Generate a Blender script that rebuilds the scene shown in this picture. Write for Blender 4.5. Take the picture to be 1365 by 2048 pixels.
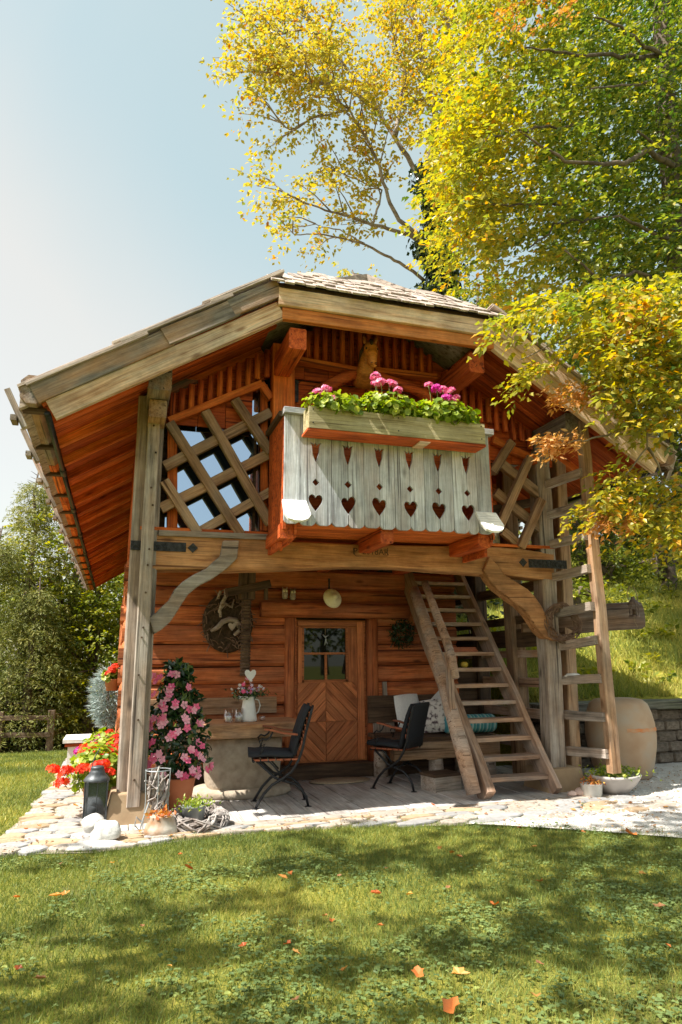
import bpy, math, random
import numpy as np
from mathutils import Vector, Matrix
from mathutils.noise import noise as pnoise
for o in list(bpy.data.objects):
    bpy.data.objects.remove(o)
S = bpy.context.scene
COL = S.collection
R = random.Random(7)
NR = np.random.default_rng(11)

# ------------------------------------------------------------------ camera
CAM = Vector((-0.341, -6.257, 1.25))
AX_R = Vector((0.95274726, -0.3036534, -0.00820206))
AX_U = Vector((-0.05673335, -0.20440391, 0.9772412))
AX_F = Vector((0.29841914, 0.93059855, 0.21197254))
cd = bpy.data.cameras.new('camera')
cam = bpy.data.objects.new('camera', cd)
COL.objects.link(cam)
cd.sensor_fit = 'VERTICAL'
cd.sensor_height = 36.0
cd.sensor_width = 24.0
cd.lens = 36.0 * 1383.5 / 2048
cd.clip_end = 2000
M = Matrix((AX_R, AX_U, -AX_F)).transposed().to_4x4()
M.translation = CAM
cam.matrix_world = M
S.camera = cam

# ------------------------------------------------------------------ sky, sun, exposure
SUN_TO = Vector((-1.0, -0.24, 1.50)).normalized()      # direction towards the sun
el = math.asin(SUN_TO.z)
W = bpy.data.worlds.new('World')
S.world = W
W.use_nodes = True
wn = W.node_tree
wn.nodes.clear()
sky = wn.nodes.new('ShaderNodeTexSky')
sky.sky_type = 'NISHITA'
sky.sun_disc = False
sky.sun_elevation = el
sky.sun_rotation = math.atan2(SUN_TO.x, SUN_TO.y)
sky.altitude = 300
sky.air_density = 1.0
sky.dust_density = 3.2
sky.ozone_density = 1.5
bg = wn.nodes.new('ShaderNodeBackground')
bg.inputs['Strength'].default_value = 0.15
wo = wn.nodes.new('ShaderNodeOutputWorld')
# high thin haze over the whole sky, paler towards the horizon and the sunny side
geo = wn.nodes.new('ShaderNodeTexCoord')
dotn = wn.nodes.new('ShaderNodeVectorMath'); dotn.operation = 'DOT_PRODUCT'; dotn.inputs[1].default_value = (0.55, 0.0, 1.0)
wn.links.new(geo.outputs['Generated'], dotn.inputs[0])
mr = wn.nodes.new('ShaderNodeMapRange'); mr.interpolation_type = 'SMOOTHSTEP'
mr.inputs[1].default_value = 0.36; mr.inputs[2].default_value = 0.68
wn.links.new(dotn.outputs['Value'], mr.inputs[0])
hc = wn.nodes.new('ShaderNodeMixRGB')
hc.inputs[1].default_value = (2.35, 2.12, 1.5, 1); hc.inputs[2].default_value = (1.5, 1.82, 1.5, 1)
vn = wn.nodes.new('ShaderNodeTexNoise'); vn.inputs['Scale'].default_value = 2.2; vn.inputs['Detail'].default_value = 4; vn.inputs['Distortion'].default_value = .6
wn.links.new(geo.outputs['Generated'], vn.inputs[0])
va = wn.nodes.new('ShaderNodeMath'); va.operation = 'MULTIPLY_ADD'; va.inputs[1].default_value = -.9; va.use_clamp = True; wn.links.new(vn.outputs[0], va.inputs[0])
vb = wn.nodes.new('ShaderNodeMath'); vb.operation = 'ADD'; vb.inputs[1].default_value = .45; wn.links.new(mr.outputs[0], vb.inputs[0]); wn.links.new(vb.outputs[0], va.inputs[2])
wn.links.new(va.outputs[0], hc.inputs[0])
hz = wn.nodes.new('ShaderNodeMixRGB'); hz.inputs[0].default_value = 0.7
wn.links.new(sky.outputs[0], hz.inputs[1]); wn.links.new(hc.outputs[0], hz.inputs[2])
wn.links.new(hz.outputs[0], bg.inputs[0])
wn.links.new(bg.outputs[0], wo.inputs[0])
sd = bpy.data.lights.new('sun', 'SUN')
sd.energy = 4.1
sd.angle = math.radians(0.53)
sd.color = (1.0, 0.95, 0.86)
so = bpy.data.objects.new('sun', sd)
COL.objects.link(so)
so.location = (-10, -3, 15)
so.rotation_euler = (-SUN_TO).to_track_quat('-Z', 'Y').to_euler()
S.view_settings.view_transform = 'Standard'
S.view_settings.look = 'None'
S.view_settings.gamma = 1
S.view_settings.use_curve_mapping = False
S.view_settings.exposure = 1.42
S.render.engine = 'CYCLES'
S.cycles.max_bounces = 7
S.cycles.diffuse_bounces = 4
S.cycles.transparent_max_bounces = 6
S.cycles.caustics_reflective = False
S.cycles.caustics_refractive = False
S.cycles.use_denoising = True

# ------------------------------------------------------------------ helpers
def PX(x, y, Y):
    """point of the photograph's pixel (x, y) on the real plane Y = const"""
    d = AX_F + AX_R * ((x - 682.5) / 1383.5) - AX_U * ((y - 1024) / 1383.5)
    return CAM + d * ((Y - CAM.y) / d.y)
def PZ(x, y, z):
    d = AX_F + AX_R * ((x - 682.5) / 1383.5) - AX_U * ((y - 1024) / 1383.5)
    return CAM + d * ((z - CAM.z) / d.z)

def link(o, parent=None):
    COL.objects.link(o)
    if parent is not None:
        o.parent = parent
    return o
def tag(o, label=None, cat=None, group=None, kind=None):
    if label: o['label'] = label
    if cat: o['category'] = cat
    if group: o['group'] = group
    if kind: o['kind'] = kind
    return o
def empty(name, parent=None, loc=(0, 0, 0), rz=0.0):
    o = bpy.data.objects.new(name, None)
    o.empty_display_size = 0.1
    o.location = loc
    o.rotation_euler = (0, 0, rz)
    return link(o, parent)
def thing(name, label, cat, loc=(0, 0, 0), rz=0.0, group=None):
    return tag(empty(name, None, loc, rz), label, cat, group)

class MB:
    def __init__(s):
        s.v = []; s.f = []; s.m = []
    def add(s, vs, fs, mi=0):
        n = len(s.v)
        s.v += [tuple(p) for p in vs]
        s.f += [tuple(i + n for i in f) for f in fs]
        s.m += [mi] * len(fs)
        return s
    def box(s, lo, hi, mi=0):
        x0, y0, z0 = lo; x1, y1, z1 = hi
        return s.add([(x0,y0,z0),(x1,y0,z0),(x1,y1,z0),(x0,y1,z0),(x0,y0,z1),(x1,y0,z1),(x1,y1,z1),(x0,y1,z1)],
                     [(0,3,2,1),(4,5,6,7),(0,1,5,4),(1,2,6,5),(2,3,7,6),(3,0,4,7)], mi)
    def tube(s, pts, rad, n=6, mi=0, cap=True):
        pts = [Vector(p) for p in pts]
        if not hasattr(rad, '__len__'): rad = [rad] * len(pts)
        vs = []; fs = []
        ref = None
        for i, p in enumerate(pts):
            t = (pts[min(i + 1, len(pts) - 1)] - pts[max(i - 1, 0)])
            if t.length < 1e-9: t = Vector((0, 0, 1))
            t.normalize()
            if ref is None:
                ref = Vector((0, 0, 1)) if abs(t.z) < 0.9 else Vector((1, 0, 0))
            a = t.cross(ref)
            if a.length < 1e-6: a = t.orthogonal()
            a.normalize(); b = t.cross(a); ref = -b if False else ref
            for k in range(n):
                an = 2 * math.pi * k / n
                vs.append(p + (a * math.cos(an) + b * math.sin(an)) * rad[i])
        for i in range(len(pts) - 1):
            for k in range(n):
                k2 = (k + 1) % n
                fs.append((i*n+k, i*n+k2, (i+1)*n+k2, (i+1)*n+k))
        if cap:
            fs.append(tuple(range(n))[::-1])
            fs.append(tuple((len(pts)-1)*n + k for k in range(n)))
        return s.add(vs, fs, mi)
    def lathe(s, prof, n=20, c=(0, 0, 0), mi=0, sx=1, sy=1):
        vs = []; fs = []
        for r, z in prof:
            for k in range(n):
                an = 2 * math.pi * k / n
                vs.append((c[0] + r * math.cos(an) * sx, c[1] + r * math.sin(an) * sy, c[2] + z))
        for i in range(len(prof) - 1):
            for k in range(n):
                k2 = (k + 1) % n
                fs.append((i*n+k, i*n+k2, (i+1)*n+k2, (i+1)*n+k))
        fs.append(tuple(range(n))[::-1])
        fs.append(tuple((len(prof)-1)*n + k for k in range(n)))
        return s.add(vs, fs, mi)
    def prism(s, poly, f0, f1, mi=0):
        """poly: list of 2-D points, f0/f1 map a 2-D point to the near / far face"""
        n = len(poly)
        vs = [f0(p) for p in poly] + [f1(p) for p in poly]
        fs = [tuple(range(n)), tuple(range(2*n-1, n-1, -1))]
        fs += [(i, i+n, (i+1) % n + n, (i+1) % n) for i in range(n)]
        return s.add(vs, fs, mi)
    def build(s, name, mats, parent=None, smooth=False, loc=None, mesh_only=False):
        me = bpy.data.meshes.new(name)
        me.from_pydata(s.v, [], s.f)
        if not isinstance(mats, (list, tuple)): mats = [mats]
        for m in mats: me.materials.append(m)
        if len(mats) > 1: me.polygons.foreach_set('material_index', s.m)
        if smooth: me.polygons.foreach_set('use_smooth', [True] * len(me.polygons))
        me.update()
        if mesh_only: return me
        o = bpy.data.objects.new(name, me)
        if loc is not None: o.location = loc
        return link(o, parent)

_beams = {}
def beam_mesh(L, w, h, mat, wob=0.0, ch=None, nseg=1, round_=False):
    key = (round(L, 3), round(w, 3), round(h, 3), mat.name, wob, ch, nseg, round_)
    if wob == 0 and key in _beams: return _beams[key]
    c = ch if ch is not None else min(w, h) * 0.07
    a, b = w / 2, h / 2
    if round_:
        sec = []
        for k in range(10):
            an = 2 * math.pi * (k + 0.5) / 10
            sec.append((a * math.copysign(abs(math.cos(an)) ** 0.7, math.cos(an)), b * math.copysign(abs(math.sin(an)) ** 0.7, math.sin(an))))
    else:
        sec = [(-a, -b+c), (-a+c, -b), (a-c, -b), (a, -b+c), (a, b-c), (a-c, b), (-a+c, b), (-a, b-c)]
    n = len(sec)
    mb = MB(); vs = []; fs = []
    for i in range(nseg + 1):
        x = L * i / nseg
        dy = R.uniform(-wob, wob); dz = R.uniform(-wob, wob); sc = 1 + R.uniform(-wob, wob) * 2.0
        for (y, z) in sec: vs.append((x, y * sc + dy, z * sc + dz))
    for i in range(nseg):
        for k in range(n):
            k2 = (k + 1) % n
            fs.append((i*n+k, (i+1)*n+k, (i+1)*n+k2, i*n+k2))
    fs.append(tuple(range(n))); fs.append(tuple(nseg*n + k for k in range(n))[::-1])
    mb.add(vs, fs)
    me = mb.build('beam', mat, mesh_only=True, smooth=round_)
    if wob == 0: _beams[key] = me
    return me
def beam(name, a, b, w, h, mat, parent=None, up=(0, 0, 1), wob=0.0, ch=None, nseg=None, round_=False):
    """a timber from a to b: w across, h along 'up'; grain runs along its own X"""
    a = Vector(a); b = Vector(b); d = b - a; L = d.length
    X = d.normalized(); Z = Vector(up); Z = Z - X * Z.dot(X)
    if Z.length < 1e-4: Z = Vector((0, -1, 0)) - X * X.dot(Vector((0, -1, 0)))
    Z.normalize(); Yv = Z.cross(X)
    if nseg is None: nseg = 1 if wob == 0 else max(3, int(L / 0.35))
    me = beam_mesh(L, w, h, mat, wob, ch, nseg, round_)
    o = bpy.data.objects.new(name, me)
    m = Matrix((X, Yv, Z)).transposed().to_4x4(); m.translation = a
    o.matrix_local = m
    link(o, parent)
    o.matrix_basis = m
    return o
def place(name, me, parent, loc, X=(1, 0, 0), Z=(0, 0, 1), s=1.0):
    X = Vector(X).normalized(); Z = Vector(Z); Z = (Z - X * Z.dot(X)).normalized(); Yv = Z.cross(X)
    o = bpy.data.objects.new(name, me)
    m = Matrix((X, Yv, Z)).transposed().to_4x4()
    m = m @ Matrix.Diagonal((s, s, s, 1)) if not hasattr(s, '__len__') else m @ Matrix.Diagonal((*s, 1))
    m.translation = Vector(loc)
    link(o, parent); o.matrix_basis = m
    return o
def copy_tree(o, parent=None):
    c = o.copy(); COL.objects.link(c)
    if parent is not None:
        c.parent = parent
    for ch in list(o.children): copy_tree(ch, c)
    return c

# ------------------------------------------------------------------ materials
def nmat(name):
    m = bpy.data.materials.new(name); m.use_nodes = True
    nt = m.node_tree; nt.nodes.clear()
    return m, nt
def N(nt, t, **kw):
    n = nt.nodes.new(t)
    for k, v in kw.items():
        if k.startswith('i_'):
            n.inputs[int(k[2:]) if k[2:].isdigit() else k[2:].replace('_', ' ')].default_value = v
        else: setattr(n, k, v)
    return n
def ramp(nt, stops):
    n = nt.nodes.new('ShaderNodeValToRGB')
    el_ = n.color_ramp.elements
    while len(el_) < len(stops): el_.new(0.5)
    for e, (p, c) in zip(el_, stops):
        e.position = p; e.color = (*c, 1)
    return n
def out(nt, sh):
    o = nt.nodes.new('ShaderNodeOutputMaterial'); nt.links.new(sh, o.inputs[0])
def wood(name, dark, mid, light, rough=0.75, patch=None, patch_amt=0.0, bump=0.35, across=16, spec=0.3, cracks=True):
    m, nt = nmat(name); L = nt.links.new
    tc = N(nt, 'ShaderNodeTexCoord'); oi = N(nt, 'ShaderNodeObjectInfo')
    mul = N(nt, 'ShaderNodeVectorMath', operation='SCALE'); mul.inputs['Scale'].default_value = 37.0
    cmb = N(nt, 'ShaderNodeCombineXYZ'); L(oi.outputs['Random'], cmb.inputs[0]); L(oi.outputs['Random'], cmb.inputs[1]); L(oi.outputs['Random'], cmb.inputs[2])
    L(cmb.outputs[0], mul.inputs[0])
    add = N(nt, 'ShaderNodeVectorMath', operation='ADD'); L(tc.outputs['Object'], add.inputs[0]); L(mul.outputs[0], add.inputs[1])
    mp = N(nt, 'ShaderNodeMapping'); mp.inputs['Scale'].default_value = (1.1, across, across); L(add.outputs[0], mp.inputs[0])
    n1 = N(nt, 'ShaderNodeTexNoise'); n1.inputs['Scale'].default_value = 1.6; n1.inputs['Detail'].default_value = 7; n1.inputs['Roughness'].default_value = 0.62; n1.inputs['Distortion'].default_value = 0.15
    L(mp.outputs[0], n1.inputs[0])
    r1 = ramp(nt, [(0.3, dark), (0.48, mid), (0.72, light)]); L(n1.outputs[0], r1.inputs[0])
    col = r1.outputs[0]
    # weather patches with a shape of their own
    if patch is not None:
        mp2 = N(nt, 'ShaderNodeMapping'); mp2.inputs['Scale'].default_value = (1.4, 4, 4); L(add.outputs[0], mp2.inputs[0])
        n2 = N(nt, 'ShaderNodeTexNoise'); n2.inputs['Scale'].default_value = 1.3; n2.inputs['Detail'].default_value = 4; L(mp2.outputs[0], n2.inputs[0])
        mr = N(nt, 'ShaderNodeMapRange'); mr.inputs[1].default_value = 0.42; mr.inputs[2].default_value = 0.66; mr.inputs[4].default_value = patch_amt
        L(n2.outputs[0], mr.inputs[0])
        mx = N(nt, 'ShaderNodeMixRGB', blend_type='MIX'); L(mr.outputs[0], mx.inputs[0]); L(col, mx.inputs[1])
        mg = N(nt, 'ShaderNodeMixRGB', blend_type='MULTIPLY'); mg.inputs[0].default_value = 0.55; mg.inputs[1].default_value = (*patch, 1); L(r1.outputs[0], mg.inputs[2])
        br = N(nt, 'ShaderNodeMixRGB', blend_type='MIX'); br.inputs[0].default_value = 0.6; br.inputs[2].default_value = (*patch, 1); L(mg.outputs[0], br.inputs[1])
        L(br.outputs[0], mx.inputs[2]); col = mx.outputs[0]
    # knots
    mp3 = N(nt, 'ShaderNodeMapping'); mp3.inputs['Scale'].default_value = (2.2, 6, 6); L(add.outputs[0], mp3.inputs[0])
    vo = N(nt, 'ShaderNodeTexVoronoi'); vo.inputs['Scale'].default_value = 1.0; L(mp3.outputs[0], vo.inputs[0])
    kr = N(nt, 'ShaderNodeMapRange'); kr.inputs[1].default_value = 0.05; kr.inputs[2].default_value = 0.16; kr.inputs[3].default_value = 0.75; kr.inputs[4].default_value = 0.0; L(vo.outputs['Distance'], kr.inputs[0])
    mk = N(nt, 'ShaderNodeMixRGB', blend_type='MIX'); L(kr.outputs[0], mk.inputs[0]); L(col, mk.inputs[1]); mk.inputs[2].default_value = (dark[0]*.6, dark[1]*.55, dark[2]*.5, 1); col = mk.outputs[0]
    # long checks
    if cracks:
        mp4 = N(nt, 'ShaderNodeMapping'); mp4.inputs['Scale'].default_value = (0.55, 30, 30); L(add.outputs[0], mp4.inputs[0])
        n4 = N(nt, 'ShaderNodeTexNoise'); n4.inputs['Scale'].default_value = 1.0; n4.inputs['Detail'].default_value = 2; L(mp4.outputs[0], n4.inputs[0])
        cr = N(nt, 'ShaderNodeMapRange'); cr.inputs[1].default_value = 0.655; cr.inputs[2].default_value = 0.70; cr.inputs[4].default_value = 0.85; L(n4.outputs[0], cr.inputs[0])
        mc = N(nt, 'ShaderNodeMixRGB', blend_type='MIX'); L(cr.outputs[0], mc.inputs[0]); L(col, mc.inputs[1]); mc.inputs[2].default_value = (dark[0]*.45, dark[1]*.4, dark[2]*.4, 1); col = mc.outputs[0]
    mp5 = N(nt, 'ShaderNodeMapping'); mp5.inputs['Scale'].default_value = (3.0, 95, 95); L(add.outputs[0], mp5.inputs[0])
    n5 = N(nt, 'ShaderNodeTexNoise'); n5.inputs['Scale'].default_value = 1.0; n5.inputs['Detail'].default_value = 5; n5.inputs['Roughness'].default_value = .7; L(mp5.outputs[0], n5.inputs[0])
    f5 = N(nt, 'ShaderNodeMapRange'); f5.inputs[1].default_value = .3; f5.inputs[2].default_value = .7; f5.inputs[3].default_value = .68; f5.inputs[4].default_value = 1.34; L(n5.outputs[0], f5.inputs[0])
    n6 = N(nt, 'ShaderNodeTexNoise'); n6.inputs['Scale'].default_value = 3.5; n6.inputs['Detail'].default_value = 6; n6.inputs['Roughness'].default_value = .7; L(add.outputs[0], n6.inputs[0])
    f6 = N(nt, 'ShaderNodeMapRange'); f6.inputs[1].default_value = .35; f6.inputs[2].default_value = .6; f6.inputs[3].default_value = .78; f6.inputs[4].default_value = 1.12; L(n6.outputs[0], f6.inputs[0])
    f7 = N(nt, 'ShaderNodeMath', operation='MULTIPLY'); L(f5.outputs[0], f7.inputs[0]); L(f6.outputs[0], f7.inputs[1])
    mg5 = N(nt, 'ShaderNodeVectorMath', operation='SCALE'); L(col, mg5.inputs[0]); L(f7.outputs[0], mg5.inputs['Scale']); col = mg5.outputs[0]
    hs = N(nt, 'ShaderNodeHueSaturation'); L(col, hs.inputs['Color'])
    mv = N(nt, 'ShaderNodeMapRange'); mv.inputs[3].default_value = 0.78; mv.inputs[4].default_value = 1.22; L(oi.outputs['Random'], mv.inputs[0]); L(mv.outputs[0], hs.inputs['Value'])
    bs = N(nt, 'ShaderNodeBsdfPrincipled'); L(hs.outputs[0], bs.inputs['Base Color']); bs.inputs['Roughness'].default_value = rough
    bs.inputs['Specular IOR Level'].default_value = spec
    bp = N(nt, 'ShaderNodeBump'); bp.inputs['Strength'].default_value = bump; bp.inputs['Distance'].default_value = 0.012; hb = N(nt, 'ShaderNodeMath', operation='ADD'); L(n1.outputs[0], hb.inputs[0]); L(n5.outputs[0], hb.inputs[1]); L(hb.outputs[0], bp.inputs['Height']); L(bp.outputs[0], bs.inputs['Normal'])
    out(nt, bs.outputs[0])
    return m
def plain(name, c1, c2=None, rough=0.7, scale=20, metal=0.0, bump=0.0, spec=0.4, coord='Object', detail=5, c3=None):
    m, nt = nmat(name); L = nt.links.new
    bs = N(nt, 'ShaderNodeBsdfPrincipled'); bs.inputs['Roughness'].default_value = rough; bs.inputs['Metallic'].default_value = metal
    bs.inputs['Specular IOR Level'].default_value = spec
    c2 = c2 or tuple(x * 0.75 for x in c1)
    tc = N(nt, 'ShaderNodeTexCoord'); n1 = N(nt, 'ShaderNodeTexNoise'); n1.inputs['Scale'].default_value = scale; n1.inputs['Detail'].default_value = detail
    L(tc.outputs[coord], n1.inputs[0])
    st = [(0.35, c2), (0.65, c1)] if c3 is None else [(0.3, c2), (0.5, c1), (0.7, c3)]
    r = ramp(nt, st); L(n1.outputs[0], r.inputs[0])
    oi = N(nt, 'ShaderNodeObjectInfo'); hs = N(nt, 'ShaderNodeHueSaturation'); mv = N(nt, 'ShaderNodeMapRange'); mv.inputs[3].default_value = 0.85; mv.inputs[4].default_value = 1.15
    L(oi.outputs['Random'], mv.inputs[0]); L(mv.outputs[0], hs.inputs['Value']); L(r.outputs[0], hs.inputs['Color']); L(hs.outputs[0], bs.inputs['Base Color'])
    if bump:
        bp = N(nt, 'ShaderNodeBump'); bp.inputs['Strength'].default_value = bump; bp.inputs['Distance'].default_value = 0.02; L(n1.outputs[0], bp.inputs['Height']); L(bp.outputs[0], bs.inputs['Normal'])
    out(nt, bs.outputs[0])
    return m
def leafmat(name, stops, trans=0.5, rough=0.45, spec=0.35, tint='tint', back=1.25):
    """leaf colour follows a random number stored per leaf; light passes through the blade"""
    m, nt = nmat(name); L = nt.links.new
    at = N(nt, 'ShaderNodeAttribute', attribute_name=tint)
    r = ramp(nt, stops); L(at.outputs['Fac'], r.inputs[0])
    bs = N(nt, 'ShaderNodeBsdfPrincipled'); L(r.outputs[0], bs.inputs['Base Color']); bs.inputs['Roughness'].default_value = rough; bs.inputs['Specular IOR Level'].default_value = spec
    tr = N(nt, 'ShaderNodeBsdfTranslucent')
    hs = N(nt, 'ShaderNodeHueSaturation'); hs.inputs['Saturation'].default_value = 1.15; hs.inputs['Value'].default_value = back; L(r.outputs[0], hs.inputs['Color']); L(hs.outputs[0], tr.inputs[0])
    mx = N(nt, 'ShaderNodeMixShader'); mx.inputs[0].default_value = trans; L(bs.outputs[0], mx.inputs[1]); L(tr.outputs[0], mx.inputs[2])
    out(nt, mx.outputs[0])
    return m

RED = wood('red_stained_wood', (.13,.018,.005), (.45,.080,.015), (.58,.14,.03), rough=.72)
ORANGE = wood('orange_soffit_wood', (.26,.045,.009), (.60,.135,.022), (.70,.21,.045), rough=.72)
LOGW = wood('stained_log_wood', (.13,.026,.010), (.49,.135,.043), (.60,.22,.08), patch=(.33,.14,.075), patch_amt=.55, rough=.75)
DOORW = wood('door_wood', (.27,.075,.026), (.47,.155,.056), (.54,.21,.085), rough=.6, across=22, cracks=False)
TAN = wood('tan_barge_wood', (.36,.18,.085), (.64,.425,.27), (.72,.58,.44), patch=(.54,.48,.42), patch_amt=.55)
BEAMW = wood('tie_beam_wood', (.20,.075,.028), (.43,.205,.085), (.52,.29,.14), patch=(.22,.12,.055), patch_amt=.7, across=12)
ORTAN = wood('orange_tan_wood', (.36,.09,.02), (.60,.20,.05), (.68,.29,.10))
GREY = wood('grey_weathered_wood', (.10,.083,.072), (.29,.25,.215), (.43,.385,.345), patch=(.36,.24,.16), patch_amt=.6)
GREYB = wood('dark_grey_barge_wood', (.07,.06,.055), (.20,.175,.155), (.31,.28,.255), patch=(.42,.22,.10), patch_amt=.75)
BALC = wood('silver_balcony_wood', (.28,.29,.31), (.48,.50,.535), (.60,.62,.66), patch=(.44,.37,.345), patch_amt=.7, bump=.5, across=22)
LATT = wood('brown_lattice_wood', (.13,.06,.026), (.32,.185,.10), (.43,.275,.165), patch=(.34,.28,.22), patch_amt=.6)
STAIRW = wood('stair_wood', (.16,.085,.05), (.36,.22,.14), (.46,.31,.22), patch=(.40,.36,.33), patch_amt=.7)
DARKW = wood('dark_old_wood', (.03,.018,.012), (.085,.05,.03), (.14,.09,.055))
PLANT_W = wood('mossy_planter_wood', (.22,.17,.07), (.42,.35,.19), (.50,.43,.27), patch=(.34,.34,.2), patch_amt=.4)
FLOORW = wood('grey_floor_wood', (.30,.28,.27), (.50,.48,.46), (.60,.58,.56), patch=(.48,.40,.34), patch_amt=.5, spec=.45, rough=.6)
SHING = wood('bleached_shingle_wood', (.15,.11,.09), (.37,.30,.255), (.52,.445,.39))
DRIFT = wood('driftwood', (.18,.12,.09), (.36,.29,.24), (.48,.42,.37))
BARK = plain('bark', (.16,.12,.09), (.06,.045,.035), rough=.9, scale=9, bump=.6)
BARKP = plain('pale_bark', (.34,.29,.24), (.16,.12,.10), rough=.85, scale=6, bump=.4)
IRON = plain('forged_iron', (.055,.055,.055), (.02,.02,.02), rough=.5, scale=35, metal=.5, bump=.5)
BLACK = plain('black_metal', (.022,.024,.028), (.012,.012,.014), rough=.42, metal=.3)
CLOTH = plain('black_fabric', (.022,.025,.032), (.014,.016,.022), rough=.9, scale=180)
SLATW = plain('red_brown_slat', (.33,.10,.045), (.22,.06,.03), rough=.45)
CONC = plain('sand_concrete', (.40,.29,.18), (.32,.22,.13), rough=.9, scale=7, bump=.2)
STONE = plain('pale_pedestal_stone', (.42,.35,.27), (.30,.24,.18), rough=.95, scale=14, bump=.6, detail=8)
WHITESTONE = plain('white_limestone', (.70,.69,.66), (.46,.44,.41), rough=.95, scale=11, bump=1.0, detail=9)
COBBLE = plain('cobble_stone', (.36,.315,.27), (.25,.205,.16), rough=.85, scale=7, bump=.5, c3=(.44,.38,.31), detail=9)
COBTAN = plain('tan_cobble_stone', (.42,.31,.20), (.33,.23,.14), rough=.85, scale=5, bump=.3)
COBBLUE = plain('blue_grey_cobble_stone', (.34,.335,.33), (.25,.245,.24), rough=.8, scale=5, bump=.3)
TERRA = plain('terracotta', (.55,.19,.085), (.46,.15,.065), rough=.7, scale=5)
VESSEL = plain('tan_vessel_clay', (.47,.335,.225), (.40,.25,.15), rough=.85, scale=3, bump=.25, c3=(.43,.37,.30), detail=8)
WHITE = plain('white_enamel', (.78,.78,.76), (.72,.72,.70), rough=.35)
WHITEP = plain('white_paint', (.80,.80,.78), (.74,.73,.70), rough=.6)
CREAM = plain('cream_enamel', (.78,.72,.52), (.70,.63,.42), rough=.35)
ZINC = plain('zinc', (.42,.46,.48), (.32,.35,.37), rough=.45, metal=.4)
SOIL = plain('soil', (.07,.045,.03), (.035,.022,.015), rough=1, scale=40, bump=.6)
RUSTY = plain('rusty_enamel', (.70,.66,.58), (.36,.19,.09), rough=.6, scale=7)
TWIG = plain('twig', (.24,.15,.10), (.12,.07,.05), rough=.9, scale=12)
TWIGG = plain('grey_twig', (.40,.37,.35), (.20,.16,.14), rough=.9, scale=12)
ROPE = plain('rope', (.35,.27,.18), (.2,.15,.1), rough=.9)
STEM = plain('green_stem', (.20,.24,.07), (.14,.16,.05), rough=.7)
LEAFR = leafmat('red_fallen_leaf', [(0, (.42,.10,.03)), (.5, (.55,.20,.05)), (1, (.60,.34,.08))], trans=.2)
GER_LEAF = leafmat('geranium_leaf', [(0, (.10,.18,.02)), (.45, (.27,.36,.045)), (1, (.50,.52,.10))], trans=.42, rough=.4)
DK_LEAF = leafmat('dark_glossy_leaf', [(0, (.012,.035,.012)), (.7, (.03,.075,.02)), (1, (.16,.22,.05))], trans=.15, rough=.25, spec=.6)
PINK = leafmat('pink_petal', [(0, (.88,.07,.22)), (.5, (.90,.19,.36)), (1, (.92,.50,.60))], trans=.15, rough=.6)
ROSE = leafmat('rose_petal', [(0, (.75,.12,.30)), (.5, (.82,.28,.46)), (1, (.85,.52,.64))], trans=.35, rough=.6)
REDP = leafmat('red_petal', [(0, (.70,.02,.01)), (.6, (.82,.06,.015)), (1, (.85,.14,.03))], trans=.3, rough=.6)
MAGE = leafmat('magenta_petal', [(0, (.50,.02,.28)), (1, (.75,.10,.45))], trans=.3, rough=.6)
WHTP = leafmat('white_petal', [(0, (.75,.74,.70)), (.6, (.80,.78,.80)), (1, (.42,.30,.66))], trans=.3, rough=.6)
SILVER = leafmat('silver_needle', [(0, (.22,.29,.28)), (1, (.45,.52,.50))], trans=.2)

FENCEW = wood('old_fence_wood', (.05,.035,.025), (.15,.105,.075), (.23,.17,.13))
# ------------------------------------------------------------------ ground materials
def ground_mat(name, stops, scale=1.2, fine=60, bump=.4):
    m, nt = nmat(name); L = nt.links.new
    tc = N(nt, 'ShaderNodeTexCoord')
    n1 = N(nt, 'ShaderNodeTexNoise'); n1.inputs['Scale'].default_value = scale; n1.inputs['Detail'].default_value = 8; n1.inputs['Roughness'].default_value = .65; L(tc.outputs['Object'], n1.inputs[0])
    n2 = N(nt, 'ShaderNodeTexNoise'); n2.inputs['Scale'].default_value = fine; n2.inputs['Detail'].default_value = 4; L(tc.outputs['Object'], n2.inputs[0])
    mx = N(nt, 'ShaderNodeMath', operation='MULTIPLY_ADD'); mx.inputs[1].default_value = .45; L(n2.outputs[0], mx.inputs[0])
    m2 = N(nt, 'ShaderNodeMath', operation='MULTIPLY'); m2.inputs[1].default_value = .55; L(n1.outputs[0], m2.inputs[0]); L(m2.outputs[0], mx.inputs[2])
    r = ramp(nt, stops); L(mx.outputs[0], r.inputs[0])
    bs = N(nt, 'ShaderNodeBsdfPrincipled'); bs.inputs['Roughness'].default_value = .95; bs.inputs['Specular IOR Level'].default_value = .1; L(r.outputs[0], bs.inputs['Base Color'])
    bp = N(nt, 'ShaderNodeBump'); bp.inputs['Strength'].default_value = bump; bp.inputs['Distance'].default_value = .03; L(n2.outputs[0], bp.inputs['Height']); L(bp.outputs[0], bs.inputs['Normal'])
    out(nt, bs.outputs[0]); return m
LAWN = ground_mat('lawn_soil_and_grass', [(.33, (.075, .060, .025)), (.45, (.13, .13, .028)), (.6, (.25, .23, .04)), (.7, (.30, .26, .05))])
HILLM = ground_mat('hill_grass', [(.33, (.13, .10, .03)), (.47, (.24, .23, .035)), (.6, (.36, .33, .05)), (.72, (.42, .30, .11))], scale=.8, fine=25)
GRAVM = ground_mat('white_gravel', [(.3, (.34, .28, .22)), (.45, (.62, .58, .53)), (.62, (.76, .74, .71))], scale=3, fine=90, bump=.8)
MORTAR = plain('sandy_mortar', (.42, .36, .29), (.30, .25, .19), rough=1, scale=25, bump=.5)

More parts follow.
